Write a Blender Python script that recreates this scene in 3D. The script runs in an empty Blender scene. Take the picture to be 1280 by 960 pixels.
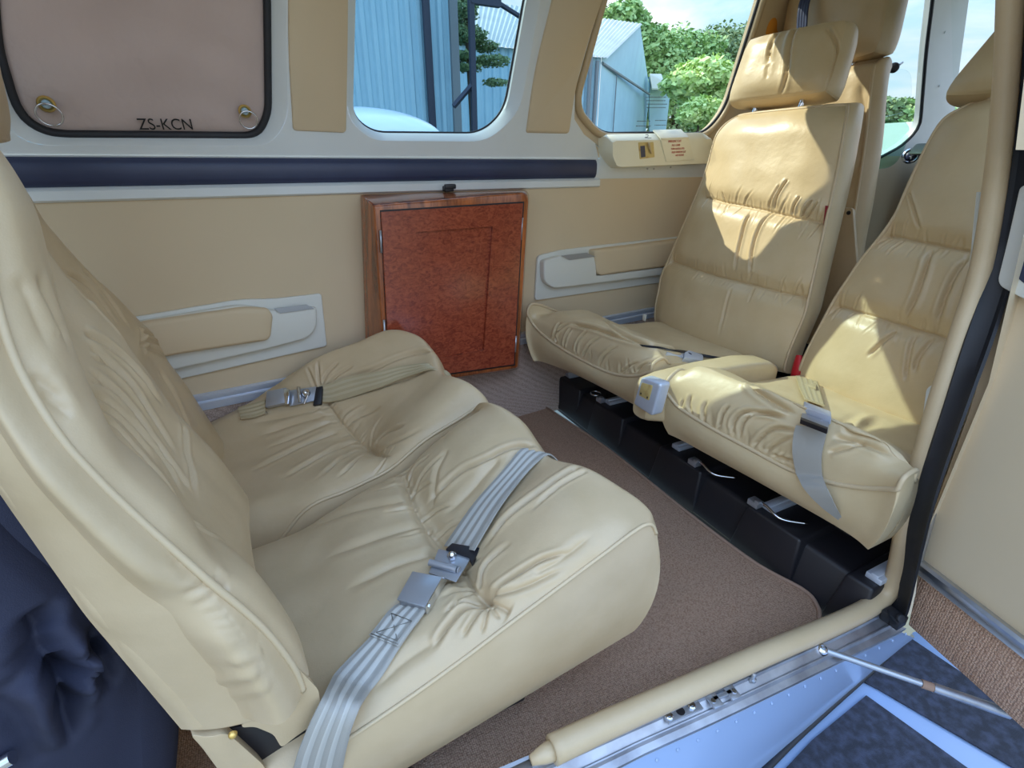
import bpy, bmesh, math, random
import numpy as np
from mathutils import Vector, Matrix
R = random.Random(7)
NR = np.random.RandomState(11)
scn = bpy.context.scene
COL = scn.collection
# ------------------------------------------------------------------ survey camera (used to place things on their own real planes)
FPX = 620.0; EYE = np.array([0.0, 0.0, 0.785])
_p = math.atan((480 - 205) / FPX)
_fw = np.array([0, math.cos(_p), -math.sin(_p)]); _up = np.array([0, math.sin(_p), math.cos(_p)]); _rt = np.array([1.0, 0, 0])
_d = _fw * FPX + _rt * (310 - 640) + _up * 275
_a = math.atan2(_d[0], _d[1])
_R = np.array([[math.cos(_a), -math.sin(_a), 0], [math.sin(_a), math.cos(_a), 0], [0, 0, 1]])
FW, RT, UP = _R @ _fw, _R @ _rt, _R @ _up

def ray(x, y):
    d = FW * FPX + RT * (x - 640) + UP * (480 - y)
    return d / np.linalg.norm(d)
def onP(x, y, n, c):
    d = ray(x, y); n = np.array(n, float)
    return EYE + d * ((c - n @ EYE) / (n @ d))
def oX(x, y, v): return onP(x, y, (1, 0, 0), v)
def oY(x, y, v): return onP(x, y, (0, 1, 0), v)
def oZ(x, y, v): return onP(x, y, (0, 0, 1), v)
WS = 0.098
def wl(x, y, off=0.0):            # lower left wall: vertical, slightly tapering
    return onP(x, y, (-WS, 1, 0), 1.38 - WS * .7 + off)
def wu(x, y, off=0.0):            # upper left wall: leans inward
    return onP(x, y, (-WS, 1, .25), 1.38 - WS * .7 + .25 * .80 + off)
def proj(P):
    Q = P - EYE
    z = Q @ FW
    return 640 + FPX * (Q @ RT) / z, 480 - FPX * (Q @ UP) / z, z
# ------------------------------------------------------------------ materials
def lin(c):
    return tuple(((v / 255) / 12.92 if v / 255 <= .04045 else ((v / 255 + .055) / 1.055) ** 2.4) for v in c)
def mat(name, col, rough=.5, metal=0., spec=.5, bumps=(), var=None, coat=0., alpha=None):
    """col is sRGB 0-255; bumps: (kind, scale, strength, distance); var: (scale, sRGB colour 2, low, high)"""
    m = bpy.data.materials.new(name); m.use_nodes = True
    nt = m.node_tree; b = nt.nodes['Principled BSDF']
    c = lin(col)
    b.inputs['Base Color'].default_value = (*c, 1)
    b.inputs['Roughness'].default_value = rough
    b.inputs['Metallic'].default_value = metal
    b.inputs['Specular IOR Level'].default_value = spec
    if coat: b.inputs['Coat Weight'].default_value = coat; b.inputs['Coat Roughness'].default_value = .12
    tc = nt.nodes.new('ShaderNodeTexCoord')
    def tex(kind, scale, detail=3.):
        if kind == 'voronoi':
            t = nt.nodes.new('ShaderNodeTexVoronoi'); o = 'Distance'
            if 200 <= scale < 340: t.inputs['Randomness'].default_value = .45
        elif kind == 'wave':
            t = nt.nodes.new('ShaderNodeTexWave'); o = 'Fac'
        else:
            t = nt.nodes.new('ShaderNodeTexNoise'); o = 'Fac'; t.inputs['Detail'].default_value = detail
        t.inputs['Scale'].default_value = scale
        nt.links.new(tc.outputs['Object'], t.inputs['Vector'])
        return t, o
    last = None
    for k, s, st, d in bumps:
        t, o = tex(k, s)
        bp = nt.nodes.new('ShaderNodeBump'); bp.inputs['Strength'].default_value = st; bp.inputs['Distance'].default_value = d
        nt.links.new(t.outputs[o], bp.inputs['Height'])
        if last: nt.links.new(last.outputs['Normal'], bp.inputs['Normal'])
        last = bp
    if last: nt.links.new(last.outputs['Normal'], b.inputs['Normal'])
    if var:
        k = var[4] if len(var) > 4 else 'noise'
        t, o = tex(k, var[0], 6.)
        mr = nt.nodes.new('ShaderNodeMapRange'); mr.inputs['From Min'].default_value = var[2]; mr.inputs['From Max'].default_value = var[3]
        nt.links.new(t.outputs[o], mr.inputs['Value'])
        mx = nt.nodes.new('ShaderNodeMix'); mx.data_type = 'RGBA'
        mx.inputs['A'].default_value = (*c, 1); mx.inputs['B'].default_value = (*lin(var[1]), 1)
        nt.links.new(mr.outputs['Result'], mx.inputs['Factor'])
        nt.links.new(mx.outputs['Result'], b.inputs['Base Color'])
    return m
M = {}
LB = (('voronoi', 520, .12, .0006), ('noise', 60, .25, .0022), ('noise', 16, .2, .006))
M['leather'] = mat('cream_leather', (199, 176, 141), .40, spec=.5, bumps=LB, var=(14, (190, 167, 131), .35, .75))
M['leather_gold'] = mat('honey_leather', (206, 184, 146), .38, spec=.5, bumps=LB, var=(14, (198, 175, 135), .35, .75))
M['piping'] = mat('leather_piping', (201, 179, 144), .42, bumps=(('noise', 200, .2, .001),))
M['thread'] = mat('seam_thread', (120, 104, 78), .8)
M['wallvinyl'] = mat('tan_vinyl', (215, 195, 163), .62, spec=.3, bumps=(('voronoi', 700, .1, .0005), ('noise', 5, .15, .01)), var=(3, (208, 188, 156), .3, .8))
M['white'] = mat('ivory_plastic', (222, 226, 226), .42, bumps=(('noise', 400, .05, .0005),), var=(6, (214, 218, 217), .4, .8))
M['white2'] = mat('grey_white_plastic', (216, 216, 208), .4)
M['cream'] = mat('cream_plastic', (240, 236, 214), .4, var=(9, (233, 228, 204), .4, .8))
M['navy'] = mat('navy_vinyl', (44, 52, 80), .42, bumps=(('noise', 300, .08, .0006),), var=(8, (54, 62, 92), .3, .7))
M['navycloth'] = mat('navy_cloth', (50, 52, 68), .65, spec=.2, bumps=(('voronoi', 900, .25, .0006), ('noise', 30, .3, .004)))
M['black'] = mat('black_plastic', (30, 29, 34), .45, bumps=(('noise', 120, .12, .001),), var=(12, (34, 32, 34), .4, .8))
M['rubber'] = mat('black_rubber', (30, 31, 36), .6, bumps=(('noise', 60, .15, .002),), var=(9, (46, 47, 54), .45, .8))
M['shade'] = mat('taupe_quilt', (202, 182, 174), .9, spec=.15, bumps=(('noise', 26, .5, .008), ('voronoi', 900, .2, .0005)), var=(5, (190, 170, 162), .3, .8))
M['carpet'] = mat('brown_loop_carpet', (200, 166, 140), 1., spec=.05, bumps=(('voronoi', 330, .8, .003),), var=(330, (138, 106, 86), .15, .8, 'voronoi'))
M['carpet3'] = mat('tan_loop_carpet', (212, 176, 150), 1., spec=.05, bumps=(('voronoi', 280, .8, .003),), var=(280, (168, 132, 110), .15, .8, 'voronoi'))
M['carpet2'] = mat('grey_brown_carpet', (206, 184, 170), 1., spec=.05, bumps=(('voronoi', 330, .8, .003),), var=(330, (148, 126, 114), .15, .8, 'voronoi'))
M['carpetedge'] = mat('carpet_binding', (158, 128, 108), .9, bumps=(('noise', 500, .3, .001),))
M['alu'] = mat('brushed_aluminium', (205, 208, 214), .34, metal=1., bumps=(('noise', 90, .06, .001),), var=(30, (180, 182, 188), .4, .8))
M['bluealu'] = mat('sky_sheen_alu', (206, 214, 228), .35, metal=.35)  # pale blue base colour paints the sky's reflection onto the metal
M['headliner'] = mat('ivory_headliner', (226, 220, 204), .8, bumps=(('noise', 80, .1, .002),))
M['alurough'] = mat('worn_aluminium', (178, 180, 186), .42, metal=.85, bumps=(('noise', 60, .15, .002),), var=(22, (140, 140, 146), .4, .75))
M['chrome'] = mat('chrome', (222, 224, 230), .14, metal=1.)
M['satin'] = mat('satin_steel', (176, 180, 188), .32, metal=.65)
M['brass'] = mat('brass', (226, 190, 110), .3, metal=.7)
M['pearl'] = mat('pale_blue_knob', (176, 206, 224), .25)
M['belt'] = mat('grey_belt_webbing', (160, 157, 150), .55, bumps=(('voronoi', 900, .3, .0006),), var=(40, (160, 156, 148), .3, .7))
M['belt_light'] = mat('pale_belt_webbing', (186, 184, 177), .55, bumps=(('voronoi', 900, .3, .0006),))
M['belttan_light'] = mat('pale_tan_webbing', (188, 174, 142), .6, bumps=(('voronoi', 900, .3, .0006),))
M['belttan'] = mat('tan_belt_webbing', (176, 160, 126), .6, bumps=(('voronoi', 900, .3, .0006),))
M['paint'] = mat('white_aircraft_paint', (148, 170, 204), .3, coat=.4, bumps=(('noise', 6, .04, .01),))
M['paint2'] = mat('white_gloss_paint', (226, 234, 240), .3, coat=.4)
M['print'] = mat('grey_print', (96, 106, 112), .8)
M['walk'] = mat('black_wing_walk', (44, 46, 55), .9, bumps=(('noise', 500, .6, .002),), var=(60, (70, 74, 92), .4, .75))
M['red'] = mat('red_plastic', (190, 26, 36), .45)
M['redtag'] = mat('red_tag', (140, 36, 46), .7, bumps=(('voronoi', 700, .3, .0006),))
M['redink'] = mat('red_ink', (186, 70, 56), .8)
M['blackink'] = mat('black_ink', (24, 22, 22), .8)
M['orange'] = mat('orange_fabric', (226, 150, 50), .8)
M['plate'] = mat('gold_switch_plate', (206, 184, 122), .35, var=(60, (176, 140, 84), .5, .75))
M['stitch'] = mat('grey_thread', (120, 116, 108), .8)
# wood
def wood(name, c1, c2, sc, burl, rough=.22):
    m = mat(name, c1, rough, coat=.5)
    nt = m.node_tree; b = nt.nodes['Principled BSDF']
    tc = nt.nodes.new('ShaderNodeTexCoord')
    mp = nt.nodes.new('ShaderNodeMapping'); nt.links.new(tc.outputs['Object'], mp.inputs['Vector'])
    mp.inputs['Scale'].default_value = (1, 1, 1.7) if burl else (1, 1, .12)
    n1 = nt.nodes.new('ShaderNodeTexNoise'); n1.inputs['Scale'].default_value = sc; n1.inputs['Detail'].default_value = 6
    n1.inputs['Distortion'].default_value = 1.6 if burl else .4
    nt.links.new(mp.outputs['Vector'], n1.inputs['Vector'])
    n2 = nt.nodes.new('ShaderNodeTexNoise'); n2.inputs['Scale'].default_value = sc * 4; n2.inputs['Detail'].default_value = 4; n2.inputs['Distortion'].default_value = 2.
    nt.links.new(mp.outputs['Vector'], n2.inputs['Vector'])
    ad = nt.nodes.new('ShaderNodeMath'); ad.operation = 'ADD'
    ml = nt.nodes.new('ShaderNodeMath'); ml.operation = 'MULTIPLY'; ml.inputs[1].default_value = .5
    nt.links.new(n2.outputs['Fac'], ml.inputs[0]); nt.links.new(n1.outputs['Fac'], ad.inputs[0]); nt.links.new(ml.outputs[0], ad.inputs[1])
    cr = nt.nodes.new('ShaderNodeValToRGB')
    cr.color_ramp.elements[0].position = .52; cr.color_ramp.elements[0].color = (*lin(c2), 1)
    cr.color_ramp.elements[1].position = .95; cr.color_ramp.elements[1].color = (*lin(c1), 1)
    nt.links.new(ad.outputs[0], cr.inputs['Fac']); nt.links.new(cr.outputs['Color'], b.inputs['Base Color'])
    return m
M['burl'] = wood('burl_veneer', (168, 82, 54), (114, 44, 30), 58, True)
M['trimwood'] = wood('walnut_edge', (190, 106, 54), (100, 48, 24), 40, False, .2)
# glass
def glass(name, tint, gl=.06, rough=.0):
    m = bpy.data.materials.new(name); m.use_nodes = True; nt = m.node_tree
    nt.nodes.remove(nt.nodes['Principled BSDF'])
    out = nt.nodes['Material Output']
    tr = nt.nodes.new('ShaderNodeBsdfTransparent'); tr.inputs['Color'].default_value = (*tint, 1)
    g = nt.nodes.new('ShaderNodeBsdfGlossy'); g.inputs['Roughness'].default_value = rough
    mx = nt.nodes.new('ShaderNodeMixShader')
    lw = nt.nodes.new('ShaderNodeLayerWeight'); lw.inputs['Blend'].default_value = .12
    mm = nt.nodes.new('ShaderNodeMath'); mm.operation = 'MULTIPLY'; mm.inputs[1].default_value = gl * 6
    nt.links.new(lw.outputs['Fresnel'], mm.inputs[0]); nt.links.new(mm.outputs[0], mx.inputs['Fac'])
    nt.links.new(tr.outputs[0], mx.inputs[1]); nt.links.new(g.outputs[0], mx.inputs[2]); nt.links.new(mx.outputs[0], out.inputs['Surface'])
    return m
M['glass_blue'] = glass('blue_tinted_acrylic', (.73, .83, .85))
M['glass'] = glass('clear_acrylic', (.94, .97, .96), .04)
M['glass_green'] = glass('green_tinted_acrylic', (.74, .90, .84), .05)
# ------------------------------------------------------------------ object helpers
def link(name, me, m, parent=None, smooth=None):
    o = bpy.data.objects.new(name, me); COL.objects.link(o)
    if m is not None: me.materials.append(m)
    if parent is not None:
        o.parent = parent
        p = parent; off = Vector((0, 0, 0))
        while p is not None: off += p.location; p = p.parent
        o.location = -off           # meshes are authored in world coordinates
    if smooth is not None:
        for p in me.polygons: p.use_smooth = True
        if smooth < 179: me.set_sharp_from_angle(angle=math.radians(smooth))
    return o
def tag(o, label, cat, group=None):
    o['label'] = label; o['category'] = cat
    if group: o['group'] = group
    return o
def thing(name, loc, label, cat, group=None):
    o = bpy.data.objects.new(name, None); COL.objects.link(o); o.location = Vector([float(v) for v in loc]); o.empty_display_size = .05
    return tag(o, label, cat, group)
def structure(o):
    o['kind'] = 'structure'; return o
class MB:
    def __init__(s): s.v = []; s.f = []
    def add(s, V, Fs):
        n = len(s.v); s.v += [tuple(float(c) for c in p) for p in V]; s.f += [tuple(i + n for i in f) for f in Fs]
    def hexa(s, P):     # 8 corners: bottom 4 (ccw) then top 4
        s.add(P, [(3, 2, 1, 0), (4, 5, 6, 7), (0, 1, 5, 4), (1, 2, 6, 5), (2, 3, 7, 6), (3, 0, 4, 7)])
    def box(s, c, ax, sz):   # centre, 3 axes, 3 full sizes
        c = np.array(c, float); A = [np.array(a, float) * z / 2 for a, z in zip(ax, sz)]
        s.hexa([c + A[0] * i + A[1] * j + A[2] * k for k in (-1, 1) for i, j in ((-1, -1), (1, -1), (1, 1), (-1, 1))])
    def prism(s, loop, vec, cap0=True, cap1=True):
        n = len(loop); L = [np.array(p, float) for p in loop]; v = np.array(vec, float)
        V = L + [p + v for p in L]; Fs = [(i, (i + 1) % n, n + (i + 1) % n, n + i) for i in range(n)]
        if cap0: Fs.append(tuple(range(n - 1, -1, -1)))
        if cap1: Fs.append(tuple(range(n, 2 * n)))
        s.add(V, Fs)
    def loft(s, loops, closed=True, cap=True):
        n = len(loops[0]); V = [p for L in loops for p in L]; Fs = []
        for i in range(len(loops) - 1):
            for j in range(n if closed else n - 1):
                k = (j + 1) % n
                Fs.append((i * n + j, i * n + k, (i + 1) * n + k, (i + 1) * n + j))
        if cap and closed:
            Fs.append(tuple(range(n - 1, -1, -1))); Fs.append(tuple((len(loops) - 1) * n + j for j in range(n)))
        s.add(V, Fs)
    def tube(s, path, r, seg=10, closed=False, flat=1., ref=None):
        P = np.array([np.array(p, float) for p in path]); n = len(P)
        if closed: T = np.roll(P, -1, 0) - np.roll(P, 1, 0)
        else: T = np.gradient(P, axis=0)
        T /= np.linalg.norm(T, axis=1)[:, None] + 1e-12
        rr = r if hasattr(r, '__len__') else [r] * n
        u = np.array(ref if ref is not None else (0, 0, 1), float)
        if abs(u @ T[0]) > .9: u = np.array((1., 0, 0))
        loops = []
        for i in range(n):
            u = u - T[i] * (u @ T[i]); u /= np.linalg.norm(u) + 1e-12
            w = np.cross(T[i], u)
            loops.append([P[i] + rr[i] * (math.cos(a) * u * flat + math.sin(a) * w) for a in (2 * math.pi * k / seg for k in range(seg))])
        if closed:
            loops.append(loops[0]); s.loft(loops, True, False)
        else: s.loft(loops)
    def disc(s, c, n, r, h, seg=20, bevel=0.):
        c = np.array(c, float); n = np.array(n, float); n /= np.linalg.norm(n)
        a = np.cross(n, (0, 0, 1.)) if abs(n[2]) < .9 else np.cross(n, (1., 0, 0)); a /= np.linalg.norm(a); b = np.cross(n, a)
        prof = [(r, 0), (r, h - bevel), (r - bevel, h)] if bevel else [(r, 0), (r, h)]
        s.loft([[c + n * hh + q * (math.cos(t) * a + math.sin(t) * b) for t in (2 * math.pi * k / seg for k in range(seg))] for q, hh in prof])
    def lathe(s, c, n, prof, seg=24):
        c = np.array(c, float); n = np.array(n, float); n /= np.linalg.norm(n)
        a = np.cross(n, (0, 0, 1.)) if abs(n[2]) < .9 else np.cross(n, (1., 0, 0)); a /= np.linalg.norm(a); b = np.cross(n, a)
        s.loft([[c + n * hh + q * (math.cos(t) * a + math.sin(t) * b) for t in (2 * math.pi * k / seg for k in range(seg))] for q, hh in prof])
    def grid(s, P, flip=False):
        n, m = P.shape[:2]; V = P.reshape(-1, 3)
        Fs = [(i * m + j, i * m + j + 1, (i + 1) * m + j + 1, (i + 1) * m + j) for i in range(n - 1) for j in range(m - 1)]
        if flip: Fs = [f[::-1] for f in Fs]
        s.add(V, Fs)
    def build(s, name, m, parent=None, smooth=35, bevel=0., bseg=2):
        me = bpy.data.meshes.new(name); me.from_pydata(s.v, [], s.f); me.update()
        bm = bmesh.new(); bm.from_mesh(me)
        bmesh.ops.recalc_face_normals(bm, faces=bm.faces)
        if bevel:
            es = [e for e in bm.edges if len(e.link_faces) == 2 and e.calc_face_angle() > .5]
            bmesh.ops.bevel(bm, geom=es, offset=bevel, segments=bseg, affect='EDGES', clamp_overlap=True, profile=.5)
        bm.to_mesh(me); bm.free()
        return link(name, me, m, parent, smooth)
def crv(P, n, closed=False):
    """Catmull-Rom through points, n samples, first axis"""
    P = np.array(P, float); k = len(P)
    if closed:
        t = np.arange(n) * k / n; i = np.floor(t).astype(int); f = t - i
        a, b, c, d = (P[(i + o) % k] for o in (-1, 0, 1, 2))
    else:
        t = np.linspace(0, k - 1, n); i = np.minimum(np.floor(t).astype(int), k - 2); f = t - i
        Q = np.concatenate([2 * P[:1] - P[1:2], P, 2 * P[-1:] - P[-2:-1]])
        a, b, c, d = (Q[i + o] for o in range(4))
    f = f.reshape((-1,) + (1,) * (P.ndim - 1))
    return .5 * (2 * b + (c - a) * f + (2 * a - 5 * b + 4 * c - d) * f ** 2 + (3 * b - a - 3 * c + d) * f ** 3)
def rloop(pts, r, seg=6):
    """round the corners of a closed polygon of 3D points; r scalar or list"""
    n = len(pts); P = [np.array(p, float) for p in pts]; out = []
    for i in range(n):
        a, b, c = P[i - 1], P[i], P[(i + 1) % n]; rr = r[i] if hasattr(r, '__len__') else r
        u = a - b; v = c - b; lu, lv = np.linalg.norm(u), np.linalg.norm(v)
        q = min(rr, lu * .49, lv * .49)
        if q < 1e-5: out.append(b); continue
        s, e = b + u / lu * q, b + v / lv * q
        for k in range(seg + 1):
            t = k / seg; out.append((1 - t) ** 2 * s + 2 * t * (1 - t) * b + t * t * e)
    return out
def resample(P, n, closed=False):
    P = np.array(P, float)
    if closed: P = np.concatenate([P, P[:1]])
    L = np.concatenate([[0], np.cumsum(np.linalg.norm(np.diff(P, axis=0), axis=1))])
    t = np.linspace(0, L[-1], n + 1)[:-1] if closed else np.linspace(0, L[-1], n)
    return np.stack([np.interp(t, L, P[:, k]) for k in range(P.shape[1])], 1)
# ------------------------------------------------------------------ soft leather surfaces
class Soft:
    def __init__(s, ctrl, n, m, out):
        C = np.array(ctrl, float)
        s.P = crv(np.swapaxes(crv(C, n), 0, 1), m).swapaxes(0, 1)
        s.n, s.m = n, m; s.out = np.array(out, float)
        s.D = np.zeros((n, m)); s.fade = 6; s.jr = None; s.norm()
    def norm(s):
        a = np.gradient(s.P, axis=0); b = np.gradient(s.P, axis=1)
        N = np.cross(a, b); N /= np.linalg.norm(N, axis=2)[..., None] + 1e-12
        if (N @ s.out).mean() < 0: N = -N
        s.N = N
    def prep(s):
        x, y, z = proj(s.P); s.px, s.py, s.pz = x, y, z
        V = EYE - s.P; V /= np.linalg.norm(V, axis=2)[..., None]
        s.face = (V * s.N).sum(2)
    def pick(s, x, y):
        d = (s.px - x) ** 2 + (s.py - y) ** 2 + np.where(s.face > -.05, 0, 900) + s.pz * 8
        if s.jr: d = d.copy(); d[:, :s.jr[0]] += 1e7; d[:, s.jr[1]:] += 1e7
        k = np.argmin(d); return np.unravel_index(k, d.shape)
    def pts(s, L, step=5., smooth=2, off=0.):
        """3D points on the surface under a pixel polyline"""
        L = np.array(L, float)
        if len(L) > 2: L = crv(L, len(L) * 6)
        n = max(3, int(np.linalg.norm(np.diff(L, axis=0), axis=1).sum() / step))
        Q = resample(L, n); ij = [s.pick(*q) for q in Q]
        out = np.array([s.P[i] + s.N[i] * off for i in ij])
        for _ in range(smooth):
            out[1:-1] = .25 * out[:-2] + .5 * out[1:-1] + .25 * out[2:]
        return out
    def line(s, C, depth, w, ridge=.3, taper=(.15, .25), side=0):
        """groove (depth>0) or ridge (depth<0) along 3D polyline C; w gaussian half width in m"""
        C = np.array(C, float); V = s.P.reshape(-1, 3)
        R_ = 5 * w
        msk = np.all((V > C.min(0) - R_) & (V < C.max(0) + R_), axis=1)
        if not msk.any(): return
        idx = np.nonzero(msk)[0]; Q = V[idx]
        best = np.full(len(Q), 1e9); par = np.zeros(len(Q))
        L = np.concatenate([[0], np.cumsum(np.linalg.norm(np.diff(C, axis=0), axis=1))]); tot = L[-1] + 1e-9
        for i in range(len(C) - 1):
            a, b = C[i], C[i + 1]; e = b - a; l2 = e @ e + 1e-12
            t = np.clip(((Q - a) @ e) / l2, 0, 1)
            d = np.linalg.norm(Q - a - t[:, None] * e, axis=1)
            k = d < best; best[k] = d[k]; par[k] = (L[i] + t[k] * (L[i + 1] - L[i])) / tot
        tp = np.ones(len(Q))
        if taper[0] > 0: tp *= np.clip(par / taper[0], 0, 1)
        if taper[1] > 0: tp *= np.clip((1 - par) / taper[1], 0, 1)
        tp = tp * tp * (3 - 2 * tp)
        x = best / w
        g = -np.exp(-x * x) + ridge * np.exp(-((x - 2.1) / 1.1) ** 2)
        s.D.reshape(-1)[idx] += depth * tp * g
    def crease(s, L, depth, w=.004, ridge=.35, taper=(.12, .3)):
        C = s.pts(L); s.line(C, depth, w, ridge, taper)
        if depth > .0015: s.line(C, depth * .5, max(.0016, w * .4), 0., taper)
    def gather(s, L, length, count, depth=.002, w=.003, side=1, jit=.35, seed=1, lean=0.):
        """short random wrinkles leaving a seam, perpendicular to it"""
        r = np.random.RandomState(seed); C = s.pts(L)
        for k in range(count):
            t = (k + r.uniform(.1, .9)) / count * (len(C) - 1.001); i = int(t)
            p = C[i] + (C[i + 1] - C[i]) * (t - i); tg = C[min(i + 2, len(C) - 1)] - C[max(i - 1, 0)]; tg /= np.linalg.norm(tg) + 1e-9
            j = np.argmin(((s.P - p) ** 2).sum(2)); nn = s.N.reshape(-1, 3)[j]
            q = np.cross(nn, tg) * side; q = q / (np.linalg.norm(q) + 1e-9) + tg * (r.uniform(-jit, jit) + lean)
            ln = length * r.uniform(.45, 1.1); b = r.uniform(-.2, .2)
            S = [p + q * ln * u + tg * ln * b * u * u for u in np.linspace(0, 1, 7)]
            # settle on the surface
            S2 = []
            for z in S:
                jj = np.argmin(((s.P - z) ** 2).sum(2)); S2.append(s.P.reshape(-1, 3)[jj])
            s.line(np.array(S2), depth * r.uniform(.5, 1.2), w * r.uniform(.7, 1.3), .45, (.05, .6))
    def ripple(s, amp, sc, seed=3):
        r = np.random.RandomState(seed); V = s.P
        for k in range(14):
            d = r.normal(size=3); d /= np.linalg.norm(d); f = sc * r.uniform(.6, 1.8)
            s.D += amp / 4 * np.sin(V @ d * f + r.uniform(0, 6.28))
    def seam(s, L, wide=.007, w1=.015, deep=.0035, w2=.0028, taper=(0., 0.)):
        C = s.pts(L); s.line(C, wide, w1, .0, taper); s.line(C, deep * 1.5, w2 * .9, .0, taper)
    def apply(s):
        if s.fade:
            f = lambda n: np.clip(np.minimum(np.arange(n), np.arange(n)[::-1]) / s.fade, 0, 1)
            s.D *= f(s.n)[:, None] ** .7 * f(s.m)[None, :] ** .7
        s.P = s.P + s.N * s.D[..., None]; s.D = np.zeros((s.n, s.m)); s.norm(); s.prep()
    def loop(s):
        P = s.P
        return np.concatenate([P[0, :], P[1:, -1], P[-1, -2::-1], P[-2:0:-1, 0]])
    def build(s, name, m, parent, skirt=None, bulge=.01, lev=8, keep=None, fill=True):
        """skirt: function(loop points)->far points"""
        mb = MB(); flip = False
        mb.grid(s.P)
        if skirt is not None:
            B = s.loop(); Bt = skirt(B); c = B.mean(0); ax = (Bt - B).mean(0); ax /= np.linalg.norm(ax)
            o = B - c; o -= np.outer(o @ ax, ax); o /= np.linalg.norm(o, axis=1)[:, None] + 1e-9
            T = np.linspace(0, 1, lev)
            loops = [B + (Bt - B) * t + o * bulge * (math.sin(math.pi * t) ** .8 if 0 < t < 1 else 0) for t in T]
            mb.loft(loops, True, False)
            if fill:
                n = len(mb.v); mb.add(list(loops[-1]) + [loops[-1].mean(0)], [(k, (k + 1) % len(B), len(B)) for k in range(len(B))])
        me = bpy.data.meshes.new(name); me.from_pydata(mb.v, [], mb.f); me.update()
        bm = bmesh.new(); bm.from_mesh(me); bmesh.ops.recalc_face_normals(bm, faces=bm.faces)
        bm.to_mesh(me); bm.free()
        return link(name, me, m, parent, 178)
def puff_edge(C):
    return C
# ================================================================== FUSELAGE SHELL
def Yw(x): return 1.38 + WS * (x - .7) if x < 1.65 else 1.38 + WS * .95 - (x - 1.65) * .148
def Yt(x, z): return Yw(x) - .25 * max(0, z - .80)          # wall surface incl. inward lean above the sill
def strip(name, xs, prof, m, smooth=30, parent=None):
    """prof: function x -> list of (y,z)"""
    P = np.array([[(x, y, z) for y, z in prof(x)] for x in xs]); mb = MB(); mb.grid(P); return mb.build(name, m, parent, smooth)
XS = list(np.linspace(-1.1, 1.65, 56)) + list(np.linspace(1.7, 2.6, 14))
# tan side panel, with a very soft vertical dent
def tanprof(x):
    out = []
    for z in np.linspace(.26, .742, 20):
        dent = .006 * math.exp(-((x - .02) / .03) ** 2) * math.exp(-((z - .6) / .12) ** 2)
        out.append((Yw(x) + dent, z))
    return out
structure(strip('wall_left', XS, tanprof, M['wallvinyl'], 60))
structure(strip('baseboard_left', XS, lambda x: [(Yw(x) - .055, -.01), (Yw(x) - .03, .08), (Yw(x) - .012, .2), (Yw(x) - .004, .262)], M['carpet2'], 60))
def railprof(x):
    y = Yw(x)
    return [(y + .004, .240), (y - .010, .243), (y - .012, .262), (y - .007, .266), (y - .010, .270), (y - .010, .281), (y + .003, .284)]
structure(strip('trim_1', XS[:56], railprof, M['bluealu'], 40))

def plate(outline, holes, thick=None):
    """flat plate with holes, returned as MB (front face only, plus optional edge walls along thick)"""
    bm = bmesh.new(); es = []
    for L in [outline] + holes:
        vs = [bm.verts.new(tuple(float(c) for c in p)) for p in L]
        for i in range(len(vs)): es.append(bm.edges.new((vs[i], vs[(i + 1) % len(vs)])))
    bmesh.ops.triangle_fill(bm, use_beauty=True, use_dissolve=False, edges=es)
    bm.verts.index_update(); mb = MB()
    mb.add([v.co[:] for v in bm.verts], [tuple(v.index for v in f.verts) for f in bm.faces]); bm.free()
    if thick is not None:
        t = np.array(thick, float)
        for L in [outline] + holes:
            mb.loft([[np.array(p) for p in L], [np.array(p) + t for p in L]], True, False)
    return mb
OUT = np.array([-.098, 1, .25]); OUT /= np.linalg.norm(OUT)     # outward normal of the upper wall
def wloop(px, r, **k): return rloop([wu(*p) for p in px], r, **k)
# --- window openings (inner panel hole, glass line)
def gloop(px, r): return rloop([wu(x, y, .028) for x, y in px], r)
W1h = wloop([(-28, -55), (-20, 60), (12, 182), (338, 182), (360, 150), (356, -55)], [.05, .02, .06, .05, .03, .05])
W1g = gloop([(-12, -40), (-2, 60), (30, 167), (322, 169), (335, 140), (333, -40)], [.05, .02, .065, .045, .02, .05])
W2h = wloop([(435, -36), (434, 150), (466, 176), (610, 177), (650, 140), (676, 0), (683, -36)], [.05, .045, .03, .05, .05, .1, .05])
W2g = gloop([(445, -20), (441, 146), (468, 167), (603, 168), (633, 140), (658, 0), (663, -20)], [.02, .04, .03, .05, .05, .1, .05])
W3h = wloop([(769, -40), (757, 0), (720, 135), (752, 172), (885, 172), (912, 140), (957, 0), (968, -40)], [.05, .2, .05, .05, .06, .06, .2, .05])
def off(L, d): return [np.array(p) + OUT * d for p in L]
def wxz(x, z): return np.array([x, 1.38 + WS * (x - .7) - .25 * (z - .80), z])
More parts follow.
